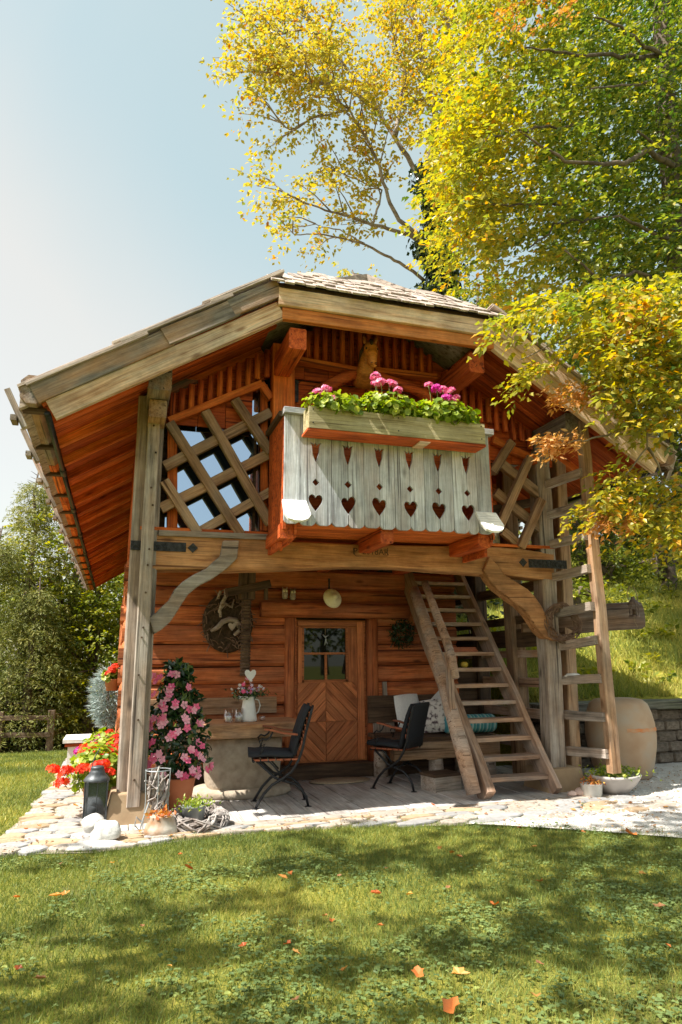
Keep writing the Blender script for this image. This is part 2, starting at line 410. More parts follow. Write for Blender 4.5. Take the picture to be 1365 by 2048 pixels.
def smooth(a, b, x):
    t = max(0.0, min(1.0, (x - a) / (b - a))); return t * t * (3 - 2 * t)
def lawn_h(x, y):
    z = -0.014
    z -= 0.085 * max(0.0, y - 3.0) * (1 - smooth(-0.5, 5, x)) if y < 14 else 0.93 * (1 - smooth(-.5, 5, x))
    z += 0.012 * pnoise(Vector((x * .6, y * .6, 0)))
    return z
def hill_h(x, y):
    b = .74 + .30 * min(11, max(0, y - 1.45)) + (.12 * (min(x, 14) - 5) + .12 * pnoise(Vector((x * .5, y * .5, 3)))) * smooth(1.45, 3.6, y)
    return -0.3 + (b + .3) * smooth(4.35, 4.75 + .25 * smooth(1.4, 3, y), x)
def grid_obj(name, xs, ys, hf, mat, kind):
    vs = [(x, y, hf(x, y)) for y in ys for x in xs]; nx = len(xs)
    fs = [(j*nx+i, j*nx+i+1, (j+1)*nx+i+1, (j+1)*nx+i) for j in range(len(ys)-1) for i in range(nx-1)]
    o = MB().add(vs, fs).build(name, mat, smooth=True); o['kind'] = kind
    return o
xs = [-300, -80, -40, -25, -16] + [-12 + .5 * i for i in range(49)] + [16, 25, 40, 80, 300]
ys = [-200, -40, -15] + [-10 + .5 * i for i in range(61)] + [24, 30, 45, 80, 300]
grid_obj('lawn', xs, ys, lawn_h, LAWN, 'structure')
hx = [4.35 + .2 * i for i in range(10)] + [6.5 + .5 * i for i in range(20)] + [18, 24, 40, 80]
hy = [1.42 + .25 * i for i in range(12)] + [4.6 + .6 * i for i in range(30)] + [25, 32, 45, 80]
grid_obj('grass_hillside', hx, hy, hill_h, HILLM, 'structure')

# ------------------------------------------------------------------ terrace: planked porch floor, cobble apron and path, gravel
floor = tag(empty('porch_floor'), kind='structure')
x = -.30
k = 0
while x < 4.25:
    w_ = .15 + .01 * ((k * 37) % 5 - 2)
    z = -.02 + .003 * math.sin(k * 2.3)
    beam('plank', (x + w_ / 2, -.33 + .012 * math.sin(k * 5.1), z), (x + w_ / 2, 1.62, z), w_ - .006, .045, FLOORW, floor)
    x += w_; k += 1
MB().box((-.36, -.46, -.06), (4.3, -.335, .004)).build('edge_stone', COBBLE, floor)
def stone_mesh(seed, mat, n=7, h=.016):
    r = random.Random(seed); mb = MB(); vs = []; fs = []
    rad = [r.uniform(.84, 1.22) for _ in range(n)]
    for (s_, z) in ((1.03, -h * 1.2), (1.0, h * .3), (.94, h * .8), (.62, h)):
        for k in range(n):
            an = 2 * math.pi * k / n
            vs.append((math.cos(an) * rad[k] * s_ * .5, math.sin(an) * rad[k] * s_ * .5, z + r.uniform(-.16, .16) * h))
    for i in range(3):
        for k in range(n): fs.append((i*n+k, i*n+(k+1) % n, (i+1)*n+(k+1) % n, (i+1)*n+k))
    fs.append(tuple(3*n+k for k in range(n)))
    return mb.add(vs, fs).build('stone', mat, mesh_only=True)
stones = [stone_mesh(i, [COBBLE, COBBLE, COBTAN, COBBLUE, COBBLE, COBBLUE, COBBLE, COBTAN][i % 8]) for i in range(16)]
path = tag(empty('cobble_path'), kind='structure')
def path_left(y):   # left edge of the stone path, from the photograph
    return np.interp(y, [-.75, -.3, .6, 2.2, 6.5], [-1.16, -1.1, -1.02, -.95, -.9])
def apron_front(x):
    return np.interp(x, [-1.2, -.4, .5, 1.5, 2.4, 2.9], [-.64, -.84, -.66, -.74, -.98, -1.1])
pv = []
for y in (-.72, -.3, 0.6, 2.2, 6.4): pv.append((path_left(y) + .03, y))
MB().add([(-1.12, -.66, -.012), (-.4, -.86, -.012), (.5, -.68, -.012), (1.5, -.76, -.012), (2.4, -1.0, -.012), (2.9, -1.1, -.012), (4.3, -1.0, -.012), (4.3, -.33, -.012), (-.3, -.33, -.012), (-.3, 6.4, -.012), (-.88, 6.4, -.012), (-.93, 2.2, -.012), (-1.0, .6, -.012), (-1.1, -.2, -.012)],
         [tuple(range(14))]).build('mortar_bed', MORTAR, path)
def lay(x, y, sx, sy, rot):
    place('stone', stones[R.randrange(16)], path, (x, y, -.004), (math.cos(rot), math.sin(rot), R.uniform(-.03, .03)), (R.uniform(-.04, .04), R.uniform(-.04, .04), 1), (sx, sy, 1))
y = -.68; row = 0
while y < 6.2:
    sy = R.uniform(.11, .17) * (1 if y < 2 else 1.5)
    x = path_left(y) + R.uniform(.0, .06)
    xe = -.32 if y > -.2 else -.34
    while x < xe:
        sx = R.uniform(.16, .34)
        if not (y < -.36 and x + sx / 2 > -.36):
            lay(x + sx / 2, y + R.uniform(-.02, .02), sx * 1.06, sy * 1.12, R.uniform(-.12, .12))
        x += sx * .98
    y += sy * .97
for row in range(4):
    x = -.36 + R.uniform(-.1, .05)
    while x < 4.3:
        sx = R.uniform(.2, .42); f = apron_front(x + sx / 2); d = (-.47 - f) / 4
        if d > .03: lay(x + sx / 2, -.47 - d * (row + .5), sx * 1.05, d * 1.16, R.uniform(-.08, .08))
        x += sx * .98
# gravel yard at the right
gv = [(2.35, -.99), (2.62, -1.16), (3.1, -1.5), (3.6, -1.93), (4.6, -2.5), (7.5, -3.6), (11, -3.6), (11, 1.4), (4.3, 1.4), (4.3, -.42), (3.4, -.9)]
gs = MB().add([(a, b, .003) for a, b in gv], [tuple(range(len(gv)))]).build('gravel_yard', GRAVM); gs['kind'] = 'structure'
def in_poly(x, y, P):
    c = False; j = len(P) - 1
    for i in range(len(P)):
        if (P[i][1] > y) != (P[j][1] > y) and x < (P[j][0]-P[i][0]) * (y-P[i][1]) / (P[j][1]-P[i][1]) + P[i][0]: c = not c
        j = i
    return c
mb = MB()
oct_v = [(1,0,0),(-1,0,0),(0,1,0),(0,-1,0),(0,0,1),(0,0,-.3)]
oct_f = [(0,2,4),(2,1,4),(1,3,4),(3,0,4)]
for i in range(6000):
    x = R.uniform(2.3, 7.5); y = R.uniform(-3.0, .6)
    if not in_poly(x, y, gv): continue
    s_ = R.uniform(.006, .02); a = R.uniform(0, 6.3); ca, sa = math.cos(a) * s_, math.sin(a) * s_
    mb.add([(x + p[0]*ca*1.3 - p[1]*sa, y + p[0]*sa*1.3 + p[1]*ca, .004 + p[2]*s_*.6) for p in oct_v], oct_f, 0 if R.random() < .8 else 1)
g = mb.build('gravel', [WHITESTONE, COBTAN]); g['kind'] = 'stuff'

# ------------------------------------------------------------------ the cabin
cabin = thing('log_cabin', 'two storey log cabin with red stained gable, carved grey balcony and wooden shingle roof', 'cabin')
def P2(px, Y): return [PX(a, b, Y) for a, b in px]
def flat_prism(name, px, Y0, Y1, mat, parent, Yp=None):
    """outline on the front plane Y0, thick to Y1"""
    pts = P2(px, Y0 if Yp is None else Yp)
    mb = MB(); mb.prism([(p.x, p.z) for p in pts], lambda p: (p[0], Y0, p[1]), lambda p: (p[0], Y1, p[1]))
    return mb.build(name, mat, parent)
def frustum(name, cx, cy, z0, z1, b, t, mat, parent, by=None, ty=None):
    by = by or b; ty = ty or t
    mb = MB(); mb.add([(cx-b, cy-by, z0), (cx+b, cy-by, z0), (cx+b, cy+by, z0), (cx-b, cy+by, z0), (cx-t, cy-ty, z1), (cx+t, cy-ty, z1), (cx+t, cy+ty, z1), (cx-t, cy+ty, z1)],
        [(0,3,2,1),(4,5,6,7),(0,1,5,4),(1,2,6,5),(2,3,7,6),(3,0,4,7)])
    o = mb.build(name, mat, parent)
    bv = o.modifiers.new('b', 'BEVEL'); bv.width = .012; bv.segments = 2
    return o
frustum('footing', -.115, .11, -.05, .23, .255, .20, CONC, cabin)
frustum('footing', 3.925, .10, -.05, .21, .235, .19, CONC, cabin)
# posts and front poles
beam('post', (-.155, .11, .23), (-.155, .11, 3.66), .235, .22, GREY, cabin, up=(0, 1, 0), wob=.004)
pl = beam('pole', PX(267, 1612, -.07), PX(311, 797, -.07), .105, .10, GREY, cabin, up=(0, 1, 0), wob=.003)
mb = MB()
for i, (px, py) in enumerate([(308,851),(303,975),(306,1010),(299,1098),(296,1130),(292,1185),(287,1255),(284,1275),(278,1350),(277,1440),(269,1560),(312,905)]):
    c = PX(px, py, -.124); mb.lathe([(.009, -.006), (.009, .004)], 7, (0, 0, 0)); n = 14
    for j in range(len(mb.v) - n, len(mb.v)):
        v = mb.v[j]; mb.v[j] = (c.x + v[0], c.y + v[2], c.z + v[1])
mb.build('peg', DARKW, cabin)
beam('post', PX(1122, 1550, .0) + Vector((0, .1, 0)), PX(1087, 890, .0) + Vector((0, .1, .1)), .17, .19, GREY, cabin, up=(0, 1, 0), wob=.006)
beam('post', PX(1156, 1550, .22) + Vector((0, .08, 0)), PX(1122, 880, .22) + Vector((0, .08, .1)), .13, .15, LATT, cabin, up=(0, 1, 0), wob=.006)
# purlin ends with corbel under the left barge
beam('purlin', (-.11, -.52, 3.64), (-.11, 13, 3.64), .19, .22, GREYB, cabin)
beam('purlin', (4.03, -.52, 3.64), (4.03, 13, 3.64), .19, .22, GREYB, cabin)
beam('corbel', (-.11, -.30, 3.44), (-.11, .2, 3.44), .15, .16, LATT, cabin)
# carved tie beam with inscription
top = [(300,1068),(330,1069),(400,1070),(480,1072),(560,1082),(700,1088),(900,1092),(1000,1094),(1045,1098),(1110,1108)]
bot = [(1110,1161),(1060,1156),(1010,1150),(985,1149),(945,1146),(900,1143),(800,1135),(700,1133),(600,1137),(540,1140),(500,1140),(450,1142),(400,1139),(300,1140)]
pts = P2(top + bot, 0)
mb = MB(); nT = len(top)
mb.prism([(p.x, p.z) for p in pts], lambda p: (p[0], .0, p[1]), lambda p: (p[0], .22, p[1]))
tb = mb.build('tie_beam', BEAMW, cabin); bv = tb.modifiers.new('b', 'BEVEL'); bv.width = .014; bv.segments = 2; bv.limit_method = 'ANGLE'
beam('sill_plank', PX(318, 1066, -.012), PX(536, 1074, -.012), .03, .05, GREY, cabin)
fc = bpy.data.curves.new('inscription', 'FONT'); fc.body = 'P  2018AR'; fc.size = .085; fc.extrude = .0015; fc.align_x = 'CENTER'
fo = bpy.data.objects.new('inscription_text', fc); COL.objects.link(fo)
pc = PX(743, 1109, -.002); fo.location = (pc.x, -.0025, pc.z); fo.rotation_euler = (math.radians(90), 0, 0)
fc.materials.append(DARKW)
bpy.context.view_layer.update()
fm_e = bpy.data.meshes.new_from_object(fo.evaluated_get(bpy.context.evaluated_depsgraph_get()))
fo2 = bpy.data.objects.new('inscription', fm_e); link(fo2, cabin); fo2.location = fo.location; fo2.rotation_euler = fo.rotation_euler; bpy.data.objects.remove(fo)
fr = [PX(a, b, 0) for a, b in ((707,1096),(708,1108),(713,1112),(775,1112),(776,1096))]
MB().tube([(p.x, -.001, p.z) for p in fr], .0035, 5).build('inscription_border', DARKW, cabin)
# braces
b1 = [(760,283),(738,392),(690,430),(640,478),(550,522),(470,575),(420,625),(380,700),(330,745),(285,790),(235,825),(262,905),(275,938),(330,905),(385,858),(425,800),(465,735),(515,660),(590,597),(690,545),(790,475),(858,408),(872,283)]
o = flat_prism('brace', [(230 + a / 3.5, 1000 + b / 3.5) for a, b in b1], -.05, .10, GREY, cabin); bv = o.modifiers.new('b', 'BEVEL'); bv.width = .008; bv.limit_method = 'ANGLE'
b2 = [(98,862),(160,930),(200,985),(270,1030),(350,1080),(400,1130),(440,1190),(470,1250),(495,1310),(540,1372),(560,1418),(520,1418),(470,1400),(430,1362),(390,1300),(350,1240),(300,1190),(230,1142),(150,1080),(100,1020),(62,955)]
o = flat_prism('brace', [(950 + a / 3.29, 850 + b / 3.29) for a, b in b2], -.05, .10, BEAMW, cabin); bv = o.modifiers.new('b', 'BEVEL'); bv.width = .008; bv.limit_method = 'ANGLE'
# forged iron straps with a diamond rivet
def strap(px0, px1, Y, diamond):
    a = PX(*px0, Y); b = PX(*px1, Y)
    st = empty('iron_strap', cabin)
    MB().box((a.x, Y - .008, b.z), (b.x, Y, a.z)).build('strap_plate', IRON, st)
    mb = MB(); n = 9; w_ = (b.x - a.x) / n
    for i in range(n):
        x0 = a.x + i * w_; zc = (a.z + b.z) / 2; hh = (a.z - b.z) * .36
        if i % 3 < 2: mb.prism([(x0 + w_*.5, zc + hh), (x0 + w_*.88, zc), (x0 + w_*.5, zc - hh), (x0 + w_*.12, zc)], lambda p: (p[0], Y - .013, p[1]), lambda p: (p[0], Y - .0075, p[1]))
        else:
            for q in (.2, .5, .8): mb.box((x0 + w_*q - .005, Y - .012, zc - hh), (x0 + w_*q + .005, Y - .0075, zc + hh))
    mb.build('strap_ornament', IRON, st)
    c = PX(*diamond, Y); r = .045
    MB().prism([(c.x, c.z + r), (c.x + r, c.z), (c.x, c.z - r), (c.x - r, c.z)], lambda p: (p[0], Y - .012, p[1]), lambda p: (p[0], Y, p[1])).build('strap_rivet', IRON, st)
strap((262, 1081), (372, 1104), -.004, (386, 1096))
strap((1057, 1118), (1134, 1138), -.075, (1046, 1125))

# ---------------- ground floor log wall
wall = empty('front_wall', cabin)
zs = [.155, .36, .56, .79, 1.02, 1.21, 1.45, 1.66, 1.87, 2.08, 2.31]
for i in range(len(zs) - 1):
    z = (zs[i] + zs[i+1]) / 2; h = zs[i+1] - zs[i] - .008
    ov = R.uniform(.06, .12)
    if z > 1.9:
        beam('log', (-.22 - ov, 1.6, z), (3.62, 1.6, z), .2, h, LOGW, wall, wob=.004, ch=.035)
    else:
        beam('log', (-.22 - ov, 1.6, z), (1.60, 1.6, z), .2, h, LOGW, wall, wob=.004, ch=.035)
        beam('log', (2.52, 1.6, z), (3.62, 1.6, z), .2, h, LOGW, wall, wob=.004, ch=.035)
    beam('log', (-.2, 1.5 - .0, z + .07), (-.2, 13.1, z + .07), .18, h, LOGW, wall, round_=True)
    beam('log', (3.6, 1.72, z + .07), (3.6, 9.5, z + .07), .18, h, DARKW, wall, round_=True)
beam('sill_log', (-.32, 1.56, .075), (3.65, 1.56, .075), .28, .16, DARKW, wall, wob=.004)
MB().box((-.1, 1.66, .1), (3.5, 1.7, 2.3)).build('inner_lining', DARKW, wall)
# door frame and chevron door
frm = empty('door_frame', cabin)
a = PX(581, 1235, 1.5); b = PX(745, 1235, 1.5)
beam('jamb', (a.x, 1.53, .15), (a.x, 1.53, a.z), .125, .14, LOGW, frm, up=(0, 1, 0), wob=.004, round_=True)
beam('jamb', (b.x, 1.53, .15), (b.x, 1.53, a.z), .13, .14, LOGW, frm, up=(0, 1, 0), wob=.004, round_=True)
l0 = PX(522, 1219, 1.44); l1 = PX(768, 1219, 1.44)
beam('lintel', l0, (2.95, l0.y, l0.z), .17, .175, LOGW, frm, wob=.004, round_=True)
door = empty('door', cabin)
Yd = 1.575
A = PX(594, 1525, Yd); B = PX(731, 1525, Yd); T = PX(594, 1243, Yd)
dx0, dx1, dz0, dz1 = A.x, B.x, A.z, T.z
MB().box((dx0 - .03, Yd + .012, dz0 - .02), (dx1 + .03, Yd + .05, dz1 + .02)).build('backing', DOORW, door)
def clip(poly, a, b, c):
    res = []
    for i in range(len(poly)):
        p, q = poly[i], poly[(i+1) % len(poly)]
        dp, dq = a*p[0]+b*p[1]-c, a*q[0]+b*q[1]-c
        if dp <= 0: res.append(p)
        if (dp < 0) != (dq < 0) and dp != dq:
            t = dp / (dp - dq); res.append((p[0]+t*(q[0]-p[0]), p[1]+t*(q[1]-p[1])))
    return res
w0 = PX(604, 1360, Yd); w1 = PX(694, 1256, Yd)            # window opening
zw0 = w0.z - .03; zmid = PX(652, 1443, Yd).z; xc = PX(652, 1443, Yd).x
def chevron(x0, x1, z0, z1, sgn):
    st = .088; k = -40
    while k < 40:
        c0 = k * st + .003; c1 = (k + 1) * st - .003
        q = [(x0 + .003, z0 + .003), (x1 - .003, z0 + .003), (x1 - .003, z1 - .003), (x0 + .003, z1 - .003)]
        q = clip(q, .7071 * sgn, .7071, c1 + .7071 * (sgn * xc + zmid)); q = clip(q, -.7071 * sgn, -.7071, -c0 - .7071 * (sgn * xc + zmid)) if q else q
        if len(q) > 2:
            cx = sum(p[0] for p in q) / len(q); cz = sum(p[1] for p in q) / len(q)
            ux, uz = .7071, -.7071 * sgn
            mb = MB()
            loc = [((p[0]-cx)*ux + (p[1]-cz)*uz, -(p[0]-cx)*uz + (p[1]-cz)*ux) for p in q]
            mb.prism(loc, lambda p: (p[0], p[1], .012), lambda p: (p[0], p[1], -.004))
            me = mb.build('plank', DOORW, mesh_only=True)
            place('plank', me, door, (cx, Yd, cz), (ux, 0, uz), (0, -1, 0))
        k += 1
chevron(dx0, xc, zmid, zw0, -1); chevron(xc, dx1 - .09, zmid, zw0, 1)
chevron(dx0, xc, dz0, zmid, 1); chevron(xc, dx1 - .09, dz0, zmid, -1)
beam('stile', (dx1 - .045, Yd - .004, dz0), (dx1 - .045, Yd - .004, dz1), .085, .03, DOORW, door, up=(0, 1, 0))
beam('rail', (dx0, Yd - .004, (dz1 + w1.z) / 2 + .01), (dx1 - .09, Yd - .004, (dz1 + w1.z) / 2 + .01), .03, dz1 - w1.z - .02, DOORW, door)
beam('stile', ((dx0 + w0.x) / 2, Yd - .004, zw0), ((dx0 + w0.x) / 2, Yd - .004, w1.z), w0.x - dx0 - .004, .03, DOORW, door, up=(0, 1, 0))
beam('stile', ((dx1 - .09 + w1.x) / 2, Yd - .004, zw0), ((dx1 - .09 + w1.x) / 2, Yd - .004, w1.z), dx1 - .09 - w1.x - .004, .03, DOORW, door, up=(0, 1, 0))
def glassmat(name, tintc, gl, rough=.02, tint=(.8, .9, 1)):
    m, nt = nmat(name); L = nt.links.new
    d = N(nt, 'ShaderNodeBsdfDiffuse'); d.inputs[0].default_value = (*tintc, 1)
    g = N(nt, 'ShaderNodeBsdfGlossy'); g.inputs['Roughness'].default_value = rough; g.inputs[0].default_value = (*tint, 1)
    mx = N(nt, 'ShaderNodeMixShader'); mx.inputs[0].default_value = gl; L(d.outputs[0], mx.inputs[1]); L(g.outputs[0], mx.inputs[2])
    out(nt, mx.outputs[0]); return m
DGLASS = glassmat('dark_door_glass', (.006, .007, .006), .05)
WGLASS = glassmat('window_glass', (.02, .035, .05), .68, tint=(.52, .72, .95))
fm = MB(); t_ = .022
for (x0, x1, z0, z1) in ((w0.x, w1.x, zw0, w0.z), (w0.x, w1.x, w1.z - .004, w1.z + .012), (w0.x - .004, w0.x + .02, zw0, w1.z), (w1.x - .02, w1.x + .004, zw0, w1.z)): fm.box((x0, Yd - .022, z0), (x1, Yd + .006, z1))
zb = PX(650, 1307, Yd).z
fm.box((w0.x + .02, Yd - .012, zb - .012), (w1.x - .02, Yd + .006, zb + .012)); fm.box((xc - .014, Yd - .014, w0.z), (xc + .014, Yd + .005, zb - .012))
fm.build('window_frame', DOORW, door)
MB().box((w0.x, Yd + .004, w0.z), (xc, Yd + .009, zb)).build('pane', DGLASS, door)
MB().box((xc, Yd + .004, w0.z), (w1.x, Yd + .009, zb)).build('pane', DGLASS, door)
MB().box((w0.x, Yd + .004, zb), (w1.x, Yd + .009, w1.z)).build('pane', DGLASS, door)

# ---------------- ceiling of the porch: boards and joists
ceil = empty('porch_ceiling', cabin)
for i in range(11):
    y = -.62 + i * .205
    x0, x1 = (.98, 2.93) if y < -.03 else (-.2, 4.05)
    beam('board', (x0, y + .1, 2.425 + .002 * (i % 3)), (x1, y + .1, 2.425 + .002 * (i % 3)), .195, .03, ORANGE if y < 0 else RED, ceil)
for xj in (.985, 1.9, 2.87):
    beam('joist', (xj, -.60, 2.345), (xj, 1.55, 2.345), .12, .13, RED, ceil, wob=.003)
for xj in (.35, 3.5):
    beam('joist', (xj, .1, 2.345), (xj, 1.55, 2.345), .12, .13, RED, ceil, wob=.003)
# carved side cheeks at the balcony joists
for xj, s_ in ((1.06, 1), (2.945, 1)):
    pl_ = [(-.62, 2.40), (-.62, 2.34)] + [(-.6 + i * .06 + (.03 if k else 0), 2.31 - .02 * math.sin(i * .33) - (.018 if k else 0)) for i in range(9) for k in (0, 1)] + [(-.05, 2.26), (-.05, 2.40)]
    MB().prism(pl_, lambda p: (xj - .012, p[0], p[1]), lambda p: (xj + .012, p[0], p[1])).build('carved_cheek', RED, ceil)

# ---------------- upper storey: window behind a lattice
win = empty('lattice_window', cabin)
gz0 = PX(340, 1066, .18).z
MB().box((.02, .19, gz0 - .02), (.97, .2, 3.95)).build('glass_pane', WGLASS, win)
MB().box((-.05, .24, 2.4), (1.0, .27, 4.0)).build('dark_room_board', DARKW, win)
for a, b, w_ in (((345,1064),(345,840),.09), ((528,1062),(528,770),.07), ((335,1062),(540,1072),.07), ((340,845),(535,745),.10)):
    beam('window_frame', PX(*a, .15), PX(*b, .15), .05, w_, ORANGE, win, up=(0, 0, 1) if abs(a[0]-b[0]) > 40 else (1, 0, 0))
MB().box((.83, .165, gz0), (.855, .185, 3.6)).build('mullion', DARKW, win)
def bar(a, b, Y, w_=.088, mat=LATT):
    p, q = PX(*a, Y), PX(*b, Y); d = (q - p).normalized(); up = Vector((0, -1, 0)).cross(d)
    return beam('lattice_bar', p, q, .07, w_, mat, win, up=up, wob=.003)
for a, b in (((338,846),(470,1072)), ((409,822),(536,1042)), ((469,798),(541,908)), ((330,962),(394,1068)), ((346,1000),(390,1070))[:0] or ((338,846),(346,862))): pass
bar((340, 846), (482, 1070), .02); bar((411, 823), (541, 1048), .02); bar((470, 800), (541, 905), .02); bar((329, 962), (396, 1067), .02)
bar((329, 934), (541, 826), .055, .095); bar((322, 1018), (541, 908), .055, .095); bar((396, 1066), (541, 984), .055, .085)
bar((338, 843), (524, 768), .045, .07, ORANGE); bar((522, 768), (543, 798), .045, .07, ORANGE)
# right lattice
lat = empty('open_lattice', cabin); win_keep = win; win = lat
bar((996, 922), (1086, 996), .05, .10); bar((990, 985), (1090, 1066), .05, .10); bar((1005, 1062), (1045, 1098), .05, .09)
bar((1060, 915), (998, 1055), .005, .09); bar((1084, 1000), (1041, 1096), .005, .09); bar((1023, 884), (985, 945), .005, .09)
bar((985, 880), (1075, 925), .04, .08, ORANGE)
beam('cross_rail', PX(985, 1020, .8), PX(1090, 1000, .8), .08, .1, DARKW, lat)
beam('cross_rail', PX(985, 960, .9), PX(1090, 900, .9), .08, .1, RED, lat)
win = win_keep

# ---------------- gable: backing boards and rounded battens
gab = empty('gable', cabin)
def zroof(x): return 3.23 + .6255 * ((x if x < 1.96 else 3.92 - x) + .812)
for i in range(17):
    x0 = -.24 + i * .26; x1 = x0 + .255
    lo = 2.45 if (x1 <= 1.05 and False) else 3.3
    if 1.0 < x1 and x0 < 2.9: lo = 4.05
    if x0 > 2.85: lo = 3.35
    if x1 < 1.05: lo = 3.45
    h0, h1 = zroof(x0) - .02, zroof(x1) - .02
    if x0 < 1.96 < x1: pass
    MB().prism([(x0, lo), (x1, lo), (x1, h1), (x0, h0)], lambda p: (p[0], .10, p[1]), lambda p: (p[0], .125, p[1])).build('board', RED, gab)
def batten(px, py_bot, Y, w_=.055):
    b = PX(px, py_bot, Y); t = zroof(b.x) - .03
    if t - b.z < .05: return
    beam('batten', (b.x, Y, b.z), (b.x, Y, t), w_, .06, RED if R.random() < .75 else ORANGE, gab, up=(0, 1, 0), round_=True)
for i in range(12):
    px = 325 + i * 19; yb = np.interp(px, [325, 345, 440, 470, 500, 545], [842, 838, 798, 785, 770, 742]) + (6 if i % 2 else -2)
    batten(px, yb, .045)
for i in range(16):
    px = 598 + i * 17.5; yb = np.interp(px, [590, 720, 870], [713, 736, 748])
    batten(px, yb, .05)
for i in range(11):
    px = 912 + i * 16.5; yb = np.interp(px, [905, 960, 1080], [786, 838, 905]) + (5 if i % 2 else -3)
    batten(px, yb, .045)
# upper balcony door: jambs, ledges, diagonal boards, corner irons, curved braces
ud = empty('balcony_door', cabin)
beam('jamb', PX(568, 1000, 0) + Vector((0, .05, 0)), PX(568, 690, 0) + Vector((0, .05, 0)), .22, .14, ORANGE, ud, up=(0, 1, 0))
beam('jamb', (2.93, .05, 2.4), (2.93, .05, 4.3), .16, .14, RED, ud, up=(0, 1, 0))
beam('ledge', PX(578, 718, -.02), PX(712, 742, -.02), .1, .055, ORANGE, ud)
beam('ledge', PX(748, 742, -.02), PX(872, 756, -.02), .1, .055, ORANGE, ud)
for s_, xa, xb in ((1, 1.12, 1.99), (-1, 2.0, 2.86)):
    k = -12
    while k < 22:
        q = [(xa, 2.42), (xb, 2.42), (xb, 4.05), (xa, 4.05)]
        c0 = k * .13 + .7071 * (s_ * -1.0 * xa + 2.4)
        q = clip(q, -.7071 * s_, .7071, c0 + .126)
        q = clip(q, .7071 * s_, -.7071, -c0) if q else q
        if len(q) > 2:
            MB().prism(q, lambda p: (p[0], .155, p[1]), lambda p: (p[0], .18, p[1])).build('board', RED if k % 3 else ORANGE, ud)
        k += 1
def corner_iron(px, hx_, hz):
    c = PX(*px, .148); Y0, Y1 = .14, .154
    t = .045; mb = MB()
    mb.box((min(c.x, c.x + hx_), Y0, c.z - t), (max(c.x, c.x + hx_), Y1, c.z)); xx = (c.x, c.x + t) if hx_ > 0 else (c.x - t, c.x)
    mb.box((xx[0], Y0 + .001, c.z - hz), (xx[1], Y1 + .001, c.z - t))
    mb.build('corner_iron', IRON, ud)
corner_iron((589, 748), .30, .30); corner_iron((856, 775), -.3, .2)
# curved wooden arms that meet under the horse head
def arm(px, w_):
    pts = [PX(a, b, -.02) for a, b in px]
    MB().tube(pts, [w_ * f for f in (1, 1, 1.05, 1, .9)], 8).build('curved_arm', RED, ud, smooth=True)
arm([(620, 850), (630, 805), (652, 775), (690, 755), (735, 742)], .062)
arm([(880, 850), (868, 810), (845, 785), (800, 768), (755, 752)], .055)

# ---------------- balcony
bal = empty('balcony', cabin)
Yb = -.65; zb0, zt = 2.40, 3.375
xb = [.945, 1.085, 1.229, 1.374, 1.524, 1.672, 1.823, 1.969, 2.117, 2.262, 2.404, 2.55, 2.694, 2.80, 2.945]
zh = 2.575
def half_heart():   # right half of a heart, tip down: (dx, dz) from the tip, bottom to top
    return [(0, -.085), (.035, -.04), (.062, .005), (.068, .035), (.058, .062), (.036, .074), (.012, .066), (0, .046)]
def cut_profile(zh, kh):
    """(inset, z) down the cut edge, bottom to top"""
    pr = []
    pr += [(a * kh, zh + .02 + b * kh) for a, b in half_heart()]
    pr += [(0, 2.745), (.031, 2.778), (0, 2.812)]
    pr += [(0, 2.955), (.030, 3.05), (.036, 3.115), (.050, 3.14), (.024, 3.13), (.012, 3.118), (0, 3.145)]
    return pr
def baluster(i):
    x0, x1 = xb[i] + R.uniform(.001, .004), xb[i+1] - R.uniform(.001, .004); w_ = x1 - x0; zb0 = 2.40 + R.uniform(-.008, .008); zh = 2.575 + R.uniform(-.006, .006); kh = R.uniform(.9, 1.08)
    cut = 'r' if i in (1, 3, 5, 7, 9, 11) else ('l' if i in (2, 4, 6, 8, 10, 12) else '')
    r_ = .032
    P = [(0 if True else 0, zb0 + r_)]
    P = [(0, zb0 + r_), (r_*.35, zb0 + r_*.4), (r_, zb0), (w_ - r_, zb0), (w_ - r_*.35, zb0 + r_*.4), (w_, zb0 + r_)]
    pr = cut_profile(zh, kh)
    if cut == 'r': P += [(w_ - a, z) for a, z in pr]
    P += [(w_, zt), (0, zt)]
    if cut == 'l': P += [(a, z) for a, z in reversed(pr)]
    # local: grain X = up, so build (z - zb0, x)
    mb = MB(); mb.prism([(z - zb0, -a) for a, z in P], lambda p: (p[0], p[1], .0), lambda p: (p[0], p[1], -.026))
    me = mb.build('baluster_board', BALC, mesh_only=True)
    o = place('baluster_board', me, bal, (x0, Yb - .0015 * (i % 2), zb0), (0, 0, 1), (0, -1, 0))
for i in range(14): baluster(i)
beam('top_rail', (.935, Yb + .01, 3.405), (2.985, Yb + .01, 3.39), .11, .055, BALC, bal)
for xs_, mt in ((.945, RED), (2.945, RED)):
    for k in range(4):
        y0 = Yb + .03 + k * .152
        MB().box((xs_, y0, 2.22 if k > 0 else 2.36), (xs_ + .03, y0 + .149, 3.37)).build('side_board', mt, bal)
    beam('side_rail', (xs_ + .01, Yb + .06, 3.40), (xs_ + .01, .0, 3.40), .09, .05, DARKW, bal)
MB().box((.98, -.6, 3.0), (2.93, -.56, 3.06)).build('inner_rail', RED, bal)
MB().box((.98, -.6, 2.44), (2.93, -.54, 2.5)).build('inner_rail', RED, bal)
def tongue(px, px2):
    w_ = .21; mb = MB()
    P = [(-.105, .0), (.105, .0), (.118, -.18), (.085, -.235), (.03, -.262), (-.03, -.262), (-.085, -.24), (-.112, -.18)]
    mb.prism(P, lambda p: (p[0], p[1], .0), lambda p: (p[0], p[1], -.024))
    me = mb.build('tongue_bracket', WHITEW, mesh_only=True)
    return me
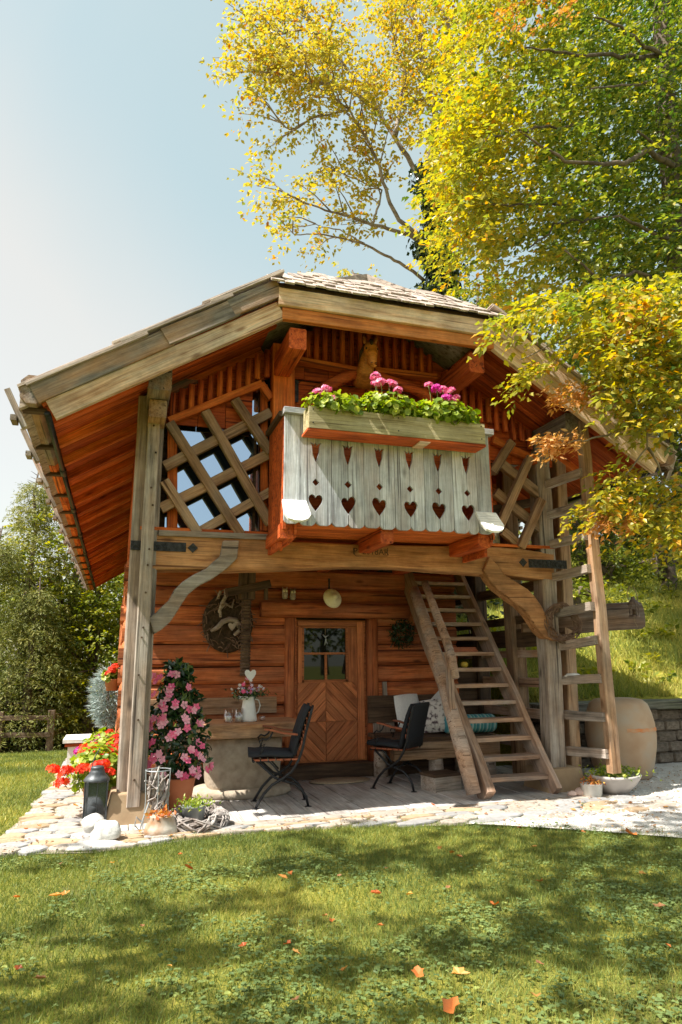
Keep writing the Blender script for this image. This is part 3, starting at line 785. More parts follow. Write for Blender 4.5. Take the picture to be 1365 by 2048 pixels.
WHITEW = wood('bleached_white_wood', (.55, .53, .50), (.70, .69, .67), (.76, .75, .74), bump=.15, cracks=False)
tm = tongue(0, 0)
for xs_ in (1.03, 2.86):
    o = bpy.data.objects.new('tongue_bracket', tm); link(o, bal)
    o.location = (xs_, Yb - .035, 2.60); o.rotation_euler = (math.radians(90 - 38), 0, 0)

# ---------------- roof
roof = empty('roof', cabin)
LB = TAN; d_ = Vector((1, 0, .6255)).normalized()
def onroof(x, Y, off): # point on the barge line, off = height above the lower edge of the lower barge board
    return Vector((x if x < 1.96 else x, Y, zroof(x) - .065 + off))
def barge(name, x0, x1, off, h, Y, t, mat):
    a, b = onroof(x0, Y, off), onroof(x1, Y, off)
    dd = (b - a).normalized(); up = Vector((0, -1, 0)).cross(dd)
    if up.z < 0: up = -up
    return beam(name, a, b, t, h, mat, roof, up=up, wob=.002)
hipL, hipR = .87, 3.05
barge('barge_board', -.93, hipL + .02, .095, .165, -.70, .05, TAN)
barge('barge_board', hipR - .02, 4.85, .095, .165, -.70, .05, TAN)
for x0, x1 in ((-1.06, -.06), (-.10, .48), (.44, hipL)):
    barge('upper_barge_board', x0, x1, .285 + .012 * (x0 > -.5) + .012 * (x0 > .2), .155, -.725 - .012 * (x0 > -.5), .045, GREYB); barge('upper_barge_board', 3.92 - x1, 3.92 - x0, .285, .17, -.725 - .006 * (x0 > -.5), .045, TAN)
barge('red_fillet', -1.0, hipL, .185, .04, -.69, .03, RED); barge('red_fillet', hipR, 4.9, .185, .04, -.69, .03, RED)
for i, (x0, x1) in enumerate(((-1.12, -.24), (-.45, .45), (.26, hipL + .03))):
    barge('wind_board', x0, x1, .388 + .03 * i, .024, -.66, .24, SHING); barge('wind_board', x0 - .06, x1 - .02, .414 + .03 * i, .024, -.64, .22, SHING)
    barge('wind_board', 3.92 - x1, 3.92 - x0, .388 + .03 * i, .024, -.66, .24, SHING); barge('wind_board', 3.92 - x1, 3.92 - x0 + .06, .414 + .03 * i, .024, -.64, .22, SHING)
# hip fascia
beam('hip_fascia', (hipL - .01, -.735, 4.44), (hipR + .01, -.735, 4.44), .05, .165, TAN, roof, wob=.002)
beam('hip_soffit_board', (hipL + .03, -.70, 4.297), (hipR - .03, -.70, 4.297), .06, .115, ORTAN, roof)
HA = Vector((1.96, .20, 5.24))
MB().add([(hipL - .05, -.76, 4.53), (hipR + .05, -.76, 4.53), HA, (hipL - .05, -.74, 4.57), (hipR + .05, -.74, 4.57), HA + Vector((0, .03, .05))],
         [(0, 2, 1), (3, 4, 5), (0, 1, 4, 3), (1, 2, 5, 4), (2, 0, 3, 5)]).build('hip_deck', DARKW, roof)
hd = Vector((0, .95, .68)).normalized(); hn = Vector((0, -.68, .95)).normalized()
sh = [beam_mesh(.30, w_, .018, SHING, ch=.002) for w_ in (.085, .10, .115)]
for c in range(5):
    base = Vector((0, -.82, 4.525)) + hd * (c * .155) + hn * (.015 + .012 * c)
    half = (hipR - hipL) / 2 + .09 - c * .155 * .8
    x = 1.96 - half
    while x < 1.96 + half:
        j = R.randrange(3); w_ = (.085, .10, .115)[j]
        place('shingle', sh[j], roof, base + Vector((x + w_ / 2, 0, 0)) + hd * R.uniform(-.018, .018) + hn * (.008 * (int(x * 50) % 2)), hd + hn * R.uniform(-.01, .05), hn)
        x += w_ + .004
# decks of the two main slopes
def zdeck(x): return zroof(x) + .30
for s_ in (0, 1):
    f = (lambda x: x) if s_ == 0 else (lambda x: 3.92 - x)
    q = [(-1.16, -.70), (hipL - .02, -.70), (1.96, -.04), (1.96, 13.5), (-1.16, 13.5)]
    mb = MB(); n = len(q)
    vs = [(f(a), b, zroof(a) + .17) for a, b in q] + [(f(a), b, zroof(a) + .30) for a, b in q]
    mb.add(vs, [tuple(range(n)), tuple(range(2*n-1, n-1, -1))] + [(i, i+n, (i+1) % n + n, (i+1) % n) for i in range(n)])
    mb.build('roof_deck', SHING, roof)
    # soffit boards and rafters under the eave
    for i in range(45):
        y0 = -.66 + i * .31
        a = Vector((f(-1.0), y0 + .15, zroof(-1.0) + .135)); b = Vector((f(.9), y0 + .15, zroof(.9) + .135))
        beam('soffit_board', a, b, .296, .03, RED if i < 7 else ORANGE, roof, up=(0, 0, 1))  # farther boards turn orange: colour stands in for glow bounced off the ground
    for i in range(22):
        y0 = -.36 + i * .62
        a = Vector((f(-.96), y0, zroof(-.96) + .075)); b = Vector((f(.9), y0, zroof(.9) + .075))
        beam('rafter', a, b, .075, .09, ORANGE if i % 3 else RED, roof, up=(0, 0, 1))
MB().box((1.86, .1, 5.22), (2.06, 13.5, 5.34)).build('ridge_board', SHING, roof)
beam('hip_purlin', (1.06, -.66, 4.1), (1.06, .1, 4.1), .16, .2, RED, roof); beam('hip_purlin', (2.86, -.66, 4.1), (2.86, .1, 4.1), .16, .2, RED, roof)
# log gutter on hooks, metal pipe below it
for s_ in (0, 1):
    f = (lambda x: x) if s_ == 0 else (lambda x: 3.92 - x)
    for i in range(8):
        y0 = -.74 + i * 1.82; y1 = y0 + 1.80
        beam('wooden_gutter', (f(-1.075), y0, 3.335), (f(-1.075), y1, 3.335), .17, .23, GREYB if i == 0 else ORANGE, roof, ch=.05)
        MB().tube([(f(-.955), y0 + .05, 3.165), (f(-.955), y1 - .05, 3.165)], .026, 8).build('gutter_pipe', BLACK, roof, smooth=True)
        MB().tube([(f(-.955), y1 - .1, 3.165), (f(-.955), y1 + .1, 3.165)], .034, 8).build('pipe_collar', IRON, roof, smooth=True)
    for i in range(14):
        y0 = -.60 + i * .98
        beam('gutter_hook', (f(-1.27), y0, 3.36), (f(-1.12), y0, 3.06), .07, .045, GREY, roof, up=(-1, 0, 0))
        beam('hook_peg', (f(-1.20), y0 - .07, 3.12), (f(-1.20), y0 + .07, 3.12), .045, .045, GREY, roof)
        beam('gutter_clamp', (f(-.97), y0, 3.21), (f(-1.17), y0, 3.205), .08, .03, DARKW, roof)
# upper side walls with toothed battens
for s_ in (0, 1):
    f = (lambda x: x) if s_ == 0 else (lambda x: 3.92 - x)
    x0, x1 = sorted((f(-.22), f(-.18)))
    if s_ == 0: MB().box((x0, .22, 2.25), (x1, 13.2, 3.66)).build('side_wall', DARKW, cabin)
    else: MB().box((x0, 1.9, 2.25), (x1, 13.2, 3.66)).build('side_wall', DARKW, cabin)
tw = empty('side_battens', cabin)
for i in range(28): beam('batten', (-.24, .3 + i * .11, 2.5), (-.24, .3 + i * .11, 3.6), .06, .05, RED, tw, up=(0, 1, 0), round_=True)
MB().box((-.2, 13.1, -.6), (3.9, 13.2, 3.6)).build('back_wall', DARKW, cabin)
MB().box((2.93, .2, 2.45), (2.97, 6, 4.2)).build('inner_wall', RED, cabin)
MB().box((1.0, .3, 2.45), (1.03, 6, 4.2)).build('inner_wall', DARKW, cabin)

# ---------------- staircase
st = empty('staircase', cabin)
for k in range(13):
    z = .168 * (k + 1) + .004; y = -.13 + .123 * k
    beam('tread', (3.02, y + .09, z - .02), (3.70, y + .09, z - .02), .19, .04, STAIRW, st, wob=.003)
sdir = Vector((0, .123, .168)).normalized(); sn = Vector((0, -.168, .123)).normalized()
def stringer(x, p0, p1, w_, t, mat):
    return beam('stringer', p0, p1, t, w_, mat, st, up=sn, wob=.006)
stringer(3.72, Vector((3.735, -.17, .0)), Vector((3.70, 1.62, 2.36)), .22, .06, STAIRW)
stringer(2.99, Vector((2.99, -.22, .02)), Vector((2.99, 1.62, 2.36)), .22, .085, STAIRW)
# left handrail: a forked, barked pole
hp = [PX(a, b, Y) for a, b, Y in ((948,1588,-.2),(925,1500,-.12),(905,1430,.02),(890,1375,.14),(868,1300,.35),(848,1235,.6),(828,1180,.85))]
MB().tube(hp, [.07, .075, .07, .068, .066, .062, .06], 9).build('handrail_post', STAIRW, st, smooth=True)
hp = [PX(a, b, Y) for a, b, Y in ((912,1355,-.15),(905,1320,-.06),(893,1280,.05),(872,1225,.25),(850,1165,.5))]
MB().tube(hp, [.036, .045, .045, .043, .04], 8).build('handrail', STAIRW, st, smooth=True)
beam('handrail_strut', PX(897, 1305, .04), PX(905, 1440, 0.0), .06, .06, STAIRW, st, up=(0, 1, 0))

# ---------------- side bay: posts and rails, ladder
bay = empty('side_railing', cabin)
beam('post', (4.0, .80, 0), (4.0, .80, 3.5), .17, .17, LATT, bay, up=(0, 1, 0), wob=.005)
beam('post', (4.0, 1.62, 0), (4.0, 1.62, 3.5), .16, .16, DARKW, bay, up=(0, 1, 0), wob=.005)
for z, h in ((2.05, .11), (1.70, .09), (1.50, .20), (1.325, .08), (1.02, .10), (.69, .10), (.36, .09)):
    beam('rail', (4.0, .15, z), (4.0, 2.3, z - .01), .06, h, DARKW if z > 1.4 else STAIRW, bay, wob=.003)
MB().box((3.66, 1.60, .1), (3.98, 1.66, 1.15)).build('lower_board', DARKW, bay)
lad = empty('wall_ladder', cabin)
p0 = PX(1229, 1546, -.5); p1 = PX(1163, 845, -.5)
beam('pole', p0, p1, .105, .09, LATT, lad, up=(0, 1, 0), wob=.006)
for a, b in (((1140,1502),(1216,1507)), ((1134,1430),(1209,1434)), ((1128,1361),(1204,1357)), ((1122,1292),(1193,1280)), ((1115,1227),(1186,1212)), ((1108,1155),(1178,1138)), ((1103,1090),(1172,1072)), ((1098,1030),(1166,1010)), ((1094,970),(1163,945))):
    s_ = PX(*a, .02); e_ = PX(*b, -.5)
    beam('rung', s_ + (s_ - e_) * .05, e_ + (e_ - s_) * .02, .07, .085, GREY, lad, wob=.004)
# roof cowl
cw = empty('chimney_cowl', roof)
MB().lathe([(.17, -.5), (.17, .0), (.23, .01), (.22, .06), (.16, .12), (.07, .15), (.0, .155)], 18, (2.05, 1.6, 5.93)).build('cowl_cap', TERRA, cw, smooth=True)
# ------------------------------------------------------------------ numpy leaf builder
def leaf_object(name, base, d, n, L, Wd, tint, mat, parent=None, fold=.12, shape='leaf', extra=None):
    """one mesh of many leaves. base, d, n: (k,3) arrays; L, Wd, tint: (k,)"""
    k = len(base)
    d = d / np.linalg.norm(d, axis=1, keepdims=True)
    s = np.cross(d, n); s /= (np.linalg.norm(s, axis=1, keepdims=True) + 1e-9)
    n = np.cross(s, d)
    L = L[:, None]; Wd = Wd[:, None]
    if shape == 'leaf':
        P = [base, base + d*L*.38 + s*Wd*.5 + n*Wd*fold, base + d*L + n*L*-.06, base + d*L*.38 - s*Wd*.5 + n*Wd*fold]
        F = [(0, 1, 2), (0, 2, 3)]
    elif shape == 'oval':
        P = [base, base + d*L*.25 + s*Wd*.42 + n*Wd*fold, base + d*L*.62 + s*Wd*.42 + n*Wd*fold, base + d*L - n*L*.08, base + d*L*.62 - s*Wd*.42 + n*Wd*fold, base + d*L*.25 - s*Wd*.42 + n*Wd*fold]
        F = [(0, 1, 2, 3), (0, 3, 4, 5)]
    elif shape == 'round':
        P = [base + d*L*.5 * math.cos(a) + s*Wd*.5 * math.sin(a) + n*L*(.10 if i % 2 else -.02) for i, a in enumerate([2*math.pi*j/9 for j in range(9)])] + [base - n*L*.07]
        F = [(i, (i+1) % 9, 9) for i in range(9)]
    elif shape == 'blade':
        P = [base - s*Wd*.5, base + s*Wd*.5, base + d*L]
        F = [(0, 1, 2)]
    elif shape == 'petal5':
        P = [base - n*L*.1]; F = []
        for j in range(5):
            a = 2*math.pi*j/5
            for q, (r_, da) in enumerate(((.36, -.56), (.5, 0.04), (.36, .56))):
                P.append(base + (d*math.cos(a+da) + s*math.sin(a+da)) * L * r_ + n * L * (.06 if q == 1 else .0))
            b = 1 + j*3
            F += [(0, b, b+1), (0, b+1, b+2)]
    m_ = len(P)
    V = np.stack(P, 1).reshape(-1, 3)
    fl = np.array([len(f) for f in F])
    idx = np.concatenate([np.array(f) for f in F])
    loops = (np.arange(k)[:, None] * m_ + idx[None]).ravel()
    totals = np.tile(fl, k)
    me = bpy.data.meshes.new(name)
    me.vertices.add(len(V)); me.vertices.foreach_set('co', V.ravel().astype(np.float32))
    me.loops.add(len(loops)); me.loops.foreach_set('vertex_index', loops.astype(np.int32))
    me.polygons.add(len(totals))
    starts = np.concatenate([[0], np.cumsum(totals)[:-1]])
    me.polygons.foreach_set('loop_start', starts.astype(np.int32))
    me.polygons.foreach_set('loop_total', totals.astype(np.int32))
    at = me.attributes.new('tint', 'FLOAT', 'FACE')
    at.data.foreach_set('value', np.repeat(tint, len(F)).astype(np.float32))
    me.materials.append(mat); me.update(calc_edges=True)
    o = bpy.data.objects.new(name, me)
    return link(o, parent)
def rnd_dirs(k, up=0.0):
    d = NR.normal(size=(k, 3)); d[:, 2] += up
    return d / np.linalg.norm(d, axis=1, keepdims=True)

# ------------------------------------------------------------------ porch furniture
def V3(*a): return Vector(a)
# stone table
tx = PX(500, 1447, .7)
t = thing('stone_table', 'rough slab table with wooden top on a pale stone pedestal', 'table', (.9, .88, 0))
slab = [(-.58, -.36), (.10, -.40), (.50, -.37), (.56, -.1), (.55, .34), (.1, .40), (-.5, .38), (-.60, .05)]
mb = MB(); mb.prism(slab, lambda p: (p[0], p[1], .685), lambda p: (p[0]*.97, p[1]*.97, .555)); o = mb.build('tabletop', TABW if 'TABW' in globals() else wood('table_slab_wood', (.16,.065,.025), (.38,.19,.085), (.50,.29,.15), patch=(.34,.27,.21), patch_amt=.45), t)
bv = o.modifiers.new('b', 'BEVEL'); bv.width = .012; bv.segments = 2
mb = MB(); n = 12
for i, (z, a, b) in enumerate(((.06, .30, .21), (.12, .335, .235), (.30, .36, .25), (.46, .375, .26), (.53, .37, .255), (.545, .34, .24))): pass
prof = [(.05, .32, .22), (.12, .345, .24), (.30, .365, .255), (.46, .38, .26), (.53, .375, .255), (.553, .34, .23)]
vs = []; fs = []
n = 24
for (z, a, b) in prof:
    for k in range(n):
        an = 2*math.pi*k/n; c, s_ = math.cos(an), math.sin(an)
        p = .45
        vs.append((a*math.copysign(abs(c)**p, c) + R.uniform(-.004, .004), b*math.copysign(abs(s_)**p, s_) + R.uniform(-.004, .004), z))
for i in range(len(prof)-1):
    for k in range(n): fs.append((i*n+k, i*n+(k+1) % n, (i+1)*n+(k+1) % n, (i+1)*n+k))
fs.append(tuple((len(prof)-1)*n+k for k in range(n)))
MB().add(vs, fs).build('pedestal', STONE, t, smooth=True)
MB().lathe([(.43, 0), (.46, .02), (.45, .06), (.42, .085)], 28, (0.0, 0, 0), sx=1.08, sy=.72).build('base_stone', STONE, t, smooth=True)
# bench behind the table
t = thing('wooden_bench', 'old dark plank bench with low back against the log wall behind the stone table', 'bench', (.75, 1.36, 0))
beam('seat', (-.75, -.05, .44), (.62, -.05, .44), .32, .05, DARKW, t)
beam('backrest', (-.75, .11, .80), (.62, .11, .80), .04, .17, LATT, t)
for x in (-.6, .5): beam('leg', (x, 0, 0), (x, 0, .42), .08, .25, DARKW, t, up=(0, 1, 0))
# enamel jug with a posy and heart pick
jp = PX(497, 1446, .78); jp.z = .686
t = thing('enamel_jug', 'white enamel jug standing on the stone table', 'jug', jp)
MB().lathe([(.078, 0), (.086, .01), (.084, .03), (.064, .16), (.055, .215), (.060, .235), (.063, .24), (.056, .236), (.05, .2)], 20).build('body', WHITE, t, smooth=True)
MB().tube([(.055, 0, .215), (.10, 0, .20), (.115, 0, .15), (.10, 0, .09), (.075, 0, .07)], .007, 6).build('handle', WHITE, t, smooth=True)
MB().tube([(-.055, 0, .22), (-.10, -.005, .232)], [.02, .014], 6).build('spout', WHITE, t, smooth=True)
t = thing('posy', 'small posy of white, pink and violet flowers in the enamel jug', 'flowers', jp + V3(0, 0, .23))
k = 260; c = NR.normal(size=(k, 3)) * np.array([.085, .06, .045]); c[:, 2] = np.abs(c[:, 2]) * .9
leaf_object('foliage', c, rnd_dirs(k, .4), rnd_dirs(k), NR.uniform(.03, .055, k), NR.uniform(.012, .022, k), NR.random(k), DK_LEAF, t)['kind'] = 'stuff'
for mat, kk, nm in ((WHTP, 24, 'white_violet_flowers'), (PINK, 12, 'pink_flowers')):
    c = NR.normal(size=(kk, 3)) * np.array([.10, .05, .045]); c[:, 2] = np.abs(c[:, 2]) + .05; c[:, 1] -= .03
    for j in range(kk):
        leaf_object('flower', c[j:j+1], rnd_dirs(1), np.array([[0.2*NR.normal(), -1, .4]]), np.array([.036 if mat is WHTP else .05]), np.array([.03]), NR.random(1), mat, t, shape='petal5')
t = thing('heart_pick', 'white heart on a stick rising from the posy', 'ornament', jp + V3(.012, .0, .25))
hh = [(.0, -.06), (.035, -.02), (.055, .015), (.055, .04), (.042, .055), (.022, .055), (0, .035)]
hh = hh + [(-a, b) for a, b in reversed(hh[1:-1])]
MB().prism(hh, lambda p: (p[0], -.006, p[1] + .19), lambda p: (p[0], .006, p[1] + .19)).build('heart', WHITEP, t)
MB().tube([(0, 0, -.1), (0, 0, .14)], .003, 5).build('stick', DRIFT, t)
# glasses with candles
gm, nt = nmat('clear_glass'); g1 = N(nt, 'ShaderNodeBsdfTransparent'); g2 = N(nt, 'ShaderNodeBsdfGlossy'); g2.inputs['Roughness'].default_value = .03; gb = N(nt, 'ShaderNodeMixShader'); gb.inputs[0].default_value = .16; nt.links.new(g1.outputs[0], gb.inputs[1]); nt.links.new(g2.outputs[0], gb.inputs[2]); out(nt, gb.outputs[0])
for (px, lab) in ((457, 'straight glass jar with a white candle, on the stone table nearest the pink climber'), (478, 'straight glass jar with a white candle, on the stone table right beside the jug')):
    p = PX(px, 1446, .72); p.z = .686
    t = thing('candle_jar', lab, 'jar', p, group='candle jars on the stone table')
    MB().lathe([(.044, 0), (.046, .004), (.046, .13), (.043, .13), (.043, .008), (.0, .008)], 16).build('glass', gm, t, smooth=True)
    MB().lathe([(.03, .009), (.03, .06), (.0, .062)], 12).build('candle', WHITEP, t, smooth=True)
p = PX(525, 1446, .8); p.z = .686
t = thing('glass_bowl', 'little clear glass dish at the right of the enamel jug', 'dish', p)
MB().lathe([(.02, 0), (.03, .004), (.042, .05), (.039, .05), (.027, .008), (0, .006)], 14).build('bowl', gm, t, smooth=True)

# folding garden chairs, built facing -X
def make_chair(label, loc, rz, group, cover=False):
    t = thing('folding_chair', label, 'chair', loc, rz, group)
    Q = lambda cx, cy: ((cx - 700) / 1430, (1615 - cy) / 1430)
    A = [Q(*p) for p in ((1120, 265), (1085, 400), (1020, 640), (975, 850), (915, 1010), (830, 1140), (700, 1235), (560, 1310), (450, 1420), (385, 1520), (335, 1608))]
    B = [Q(*p) for p in ((330, 985), (470, 1110), (600, 1225), (740, 1275), (870, 1310), (960, 1385), (1030, 1480), (1062, 1545))]
    C_ = [Q(*p) for p in ((345, 985), (520, 1010), (560, 1050), (680, 1180))]
    for y in (-.20, .20):
        yy = y
        MB().tube([(x, yy, z) for x, z in A], .014, 7).build('leg', BLACK, t, smooth=True)
        MB().tube([(x, yy * .86, z) for x, z in B[:-1]] + [(B[-1][0], yy * .86, .0)], .013, 7).build('leg', BLACK, t, smooth=True)
        MB().tube([(x, yy * .93, z) for x, z in C_], .009, 6).build('strut', BLACK, t, smooth=True)
        for (x, z) in (A[-1],): MB().lathe([(.035, 0), (.033, .006), (.012, .01)], 10, (x, yy, 0)).build('foot_plate', BLACK, t, smooth=True)
        MB().lathe([(.035, 0), (.033, .006), (.012, .01)], 10, (B[-1][0], yy * .86, 0)).build('foot_plate', BLACK, t, smooth=True)
        a = [Q(*p) for p in ((905, 668), (700, 645), (560, 605), (440, 590))]
        mb = MB()
        for (x0, z0), (x1, z1) in zip(a[:-1], a[1:]):
            mb.add([(x0, yy-.022, z0), (x1, yy-.022, z1), (x1, yy+.022, z1), (x0, yy+.022, z0), (x0, yy-.022, z0+.018), (x1, yy-.022, z1+.018), (x1, yy+.022, z1+.018), (x0, yy+.022, z0+.018)], [(0,3,2,1),(4,5,6,7),(0,1,5,4),(1,2,6,5),(2,3,7,6),(3,0,4,7)])
        mb.build('armrest', SLATW, t)
        s_ = [Q(*p) for p in ((560, 615), (520, 690), (470, 720), (420, 700), (375, 740), (400, 800), (450, 770), (420, 850), (380, 930))]
        MB().tube([(x, yy, z) for x, z in s_], .009, 6).build('scroll', BLACK, t, smooth=True)
    MB().tube([(Q(745, 1262)[0], -.21, Q(745, 1262)[1]), (Q(745, 1262)[0], .21, Q(745, 1262)[1])], .010, 6).build('cross_rod', BLACK, t, smooth=True)
    MB().tube([(Q(300, 1000)[0], -.2, Q(300, 1000)[1]), (Q(300, 1000)[0], .2, Q(300, 1000)[1])], .014, 6).build('front_rod', BLACK, t, smooth=True)
    z = Q(0, 985)[1]
    for i in range(6):
        x = Q(300, 0)[0] + i * .074
        MB().box((x, -.20, z - .008), (x + .06, .20, z + .008)).build('seat_slat', SLATW, t)
    for i in range(6):
        x0, z0 = Q(1105 - i * 27, 330 + i * 88)
        MB().box((x0 - .012, -.2, z0 - .022), (x0 + .004, .2, z0 + .022)).build('back_slat', SLATW, t)
    def cushion(name, pts, th):
        mb = MB(); n = len(pts)
        vs = []; fs = []
        for j, y in enumerate((-.205, -.17, 0, .17, .205)):
            k_ = (.35, 1, 1.1, 1, .35)[j]
            for (x, z, nx, nz) in pts:
                vs += [(x + nx*th*k_*.5, y, z + nz*th*k_*.5)]
            for (x, z, nx, nz) in reversed(pts):
                vs += [(x - nx*th*k_*.5, y, z - nz*th*k_*.5)]
        m_ = 2*n
        for j in range(4):
            for q in range(m_): fs.append((j*m_+q, j*m_+(q+1) % m_, (j+1)*m_+(q+1) % m_, (j+1)*m_+q))
        fs.append(tuple(range(m_))[::-1]); fs.append(tuple(4*m_+q for q in range(m_)))
        return mb.add(vs, fs).build(name, CLOTH, t, smooth=True)
    if cover:
        bq = [Q(x, y) for x, y in ((975, 960), (1000, 780), (1045, 600), (1090, 430), (1125, 310), (1130, 255))]
        cushion('back_cover', [(x, z, -.93, .36) for x, z in bq], .012)
    sp = [Q(x, y) for x, y in ((230, 905), (330, 915), (500, 905), (700, 925), (850, 930))]
    cushion('seat_cushion', [(x, z, 0, 1) for x, z in sp], .058)
    bp = [Q(x, y) for x, y in ((845, 940), (880, 780), (930, 620), (985, 450), (1040, 330), (1075, 275))]
    cushion('back_cushion', [(x, z, -.93, .36) for x, z in bp], .05)
    return t
ch_ = make_chair('black folding chair in profile beside the stone table', (1.155, .26, 0), math.radians(-9), 'black folding garden chairs'); ch_.scale = (.92, .92, .92)
ch_ = make_chair('black folding chair turned from the camera beside the log bench', (2.49, .66, 0), math.radians(-50), 'black folding garden chairs', True); ch_.scale = (.88, .88, .88)

# heavy log bench under the stairs, with cushions
t = thing('log_bench', 'heavy squared log bench under the stairs', 'bench', (3.05, 1.08, 0))
beam('front_rail', (-.62, -.36, .34), (.60, -.36, .34), .12, .17, LATT, t, wob=.004)
beam('side_rail', (-.2, -.42, .335), (-.2, .36, .335), .12, .17, LATT, t, wob=.004)
beam('seat', (-.62, 0.02, .445), (.60, 0.02, .445), .72, .04, DARKW, t)
beam('backrest', (-.62, .36, .72), (.60, .36, .72), .04, .3, DARKW, t)
for x, y in ((-.12, -.33), (.5, -.33), (-.5, .3), (.5, .3)):
    MB().tube([(x, y, 0), (x, y, .27)], [.085, .075], 9).build('leg', DRIFT, t, smooth=True)
def pillow(name, label, cat, loc, X, Z, sx, sz, th, mat, group=None):
    mb = MB(); n = 9; vs = []; fs = []
    for s_ in (1, -1):
        for j in range(n):
            for i in range(n):
                u, v = i/(n-1)*2-1, j/(n-1)*2-1
                b = ((1-u**4)*(1-v**4))**.5
                e = 1 - .06*(abs(u)*abs(v))
                vs.append((u*sx/2*(1 - .05*(v*v)), s_*b*th/2, v*sz/2*(1 - .05*(u*u))))
        o_ = 0 if s_ == 1 else n*n
        for j in range(n-1):
            for i in range(n-1):
                q = (o_+j*n+i, o_+j*n+i+1, o_+(j+1)*n+i+1, o_+(j+1)*n+i)
                fs.append(q if s_ == -1 else q[::-1])
    o = mb.add(vs, fs).build(name, mat, smooth=True)
    Xv = Vector(X).normalized(); Zv = Vector(Z); Zv = (Zv - Xv*Zv.dot(Xv)).normalized(); Yv = Zv.cross(Xv)
    m = Matrix((Xv, Yv, Zv)).transposed().to_4x4(); m.translation = Vector(loc); o.matrix_basis = m
    return tag(o, label, cat, group)
def stripes(name, cols, scale, axis):
    m, nt = nmat(name); L = nt.links.new
    tc = N(nt, 'ShaderNodeTexCoord'); sx = N(nt, 'ShaderNodeSeparateXYZ'); L(tc.outputs['Object'], sx.inputs[0])
    mu = N(nt, 'ShaderNodeMath', operation='MULTIPLY'); mu.inputs[1].default_value = scale; L(sx.outputs[axis], mu.inputs[0])
    fr = N(nt, 'ShaderNodeMath', operation='FRACT'); L(mu.outputs[0], fr.inputs[0])
    r = ramp(nt, cols); r.color_ramp.interpolation = 'CONSTANT'; L(fr.outputs[0], r.inputs[0])
    bs = N(nt, 'ShaderNodeBsdfPrincipled'); bs.inputs['Roughness'].default_value = .9; L(r.outputs[0], bs.inputs['Base Color']); out(nt, bs.outputs[0]); return m
TURQ = stripes('turquoise_stripe_fabric', [(0, (.10,.42,.45)), (.3, (.35,.62,.62)), (.42, (.08,.33,.40)), (.7, (.18,.50,.55)), (.85, (.55,.70,.68))], 11, 0)
PATT = plain('white_red_print_fabric', (.72,.70,.68), (.10,.07,.09), rough=.9, scale=26, detail=1, c3=(.75,.72,.70))
PATT2 = stripes('blue_violet_stripe_fabric', [(0, (.62,.60,.68)), (.35, (.16,.13,.25)), (.6, (.70,.67,.70)), (.8, (.35,.20,.32))], 16, 2)
WFAB = plain('white_fabric', (.70,.70,.70), (.62,.62,.62), rough=.95, scale=60)
bl = PX(940, 1462, .95)
mb = MB().tube([(-.31, 0, 0), (-.30, 0, 0), (-.27, 0, 0), (.27, 0, 0), (.30, 0, 0), (.31, 0, 0)], [.05, .085, .10, .10, .085, .05], 14)
o = mb.build('bolster', TURQ, smooth=True); o.location = (bl.x, .95, .57); tag(o, 'turquoise striped bolster lying on the log bench', 'cushion')
pillow('pillow', 'blue and white striped cushion on the log bench behind the turquoise bolster', 'cushion', (3.23, 1.16, .64), (1, .1, 0), (0, .35, 1), .40, .34, .12, PATT2)
pillow('pillow', 'plain white cushion with one corner up, at the back of the log bench', 'cushion', (3.30, 1.30, .72), (.72, .0, .70), (-.7, .15, .72), .34, .34, .10, WFAB)
p = PX(868, 1445, 1.05)
pillow('pillow', 'white cushion with dark red print between the chair back and the stair', 'cushion', (p.x, 1.05, .66), (.8, -.5, .1), (0, .3, 1), .30, .36, .12, PATT)
p = PX(803, 1432, 1.3)
pillow('pillow', 'white cushion leaning behind the black chair on the bench', 'cushion', (p.x + .08, 1.28, .70), (1, .2, .05), (-.06, .2, 1), .34, .38, .10, WFAB)
p = PX(772, 1436, 1.38)
t = thing('grey_board', 'grey weathered board leaning on the wall right of the door', 'board', (p.x, 1.42, .0))
beam('panel', (-.0, 0, .3), (-.0, .05, .86), .26, .03, GREY, t, up=(0, 1, 0)); beam('handle', (.03, .045, .84), (.03, .06, 1.02), .05, .03, GREY, t, up=(0, 1, 0))
b0 = PZ(905, 1590, 0)
t = thing('grey_box', 'low grey box on the porch floor at the foot of the stairs', 'box', (2.86, .42, 0), math.radians(12))
MB().box((-.20, -.12, 0), (.12, .12, .14)).build('body', GREY, t); MB().box((-.21, -.13, .14), (.13, .13, .165)).build('lid', DARKW, t)
p = PX(950, 1398, .95); 
t = thing('basket_mat', 'folded red brown mat lying on a stair tread', 'mat', (3.28, .78, 1.35))
for i in range(3): MB().box((-.20 + .01*i, -.05, .0 + i*.017), (.20 - .012*i, .09, .015 + i*.017)).build('fold', SLATW, t)
t = thing('flower_cup', 'small yellow ornament standing on a middle stair tread', 'ornament', (3.30, .72, 1.18))
MB().lathe([(.025, 0), (.04, .02), (.042, .045), (.025, .06), (0, .062)], 10).build('body', plain('yellow_glaze', (.75, .55, .08), rough=.4), t, smooth=True)
# door mat
t = thing('door_mat', 'oval beige mat on the porch floor before the door', 'mat', (2.02, 1.22, .006))
MB().lathe([(.33, 0), (.34, .006), (.32, .014), (.0, .015)], 28, sx=1, sy=.55).build('mat', plain('coir', (.42,.34,.24), (.3,.23,.15), rough=1, scale=80), t, smooth=True)

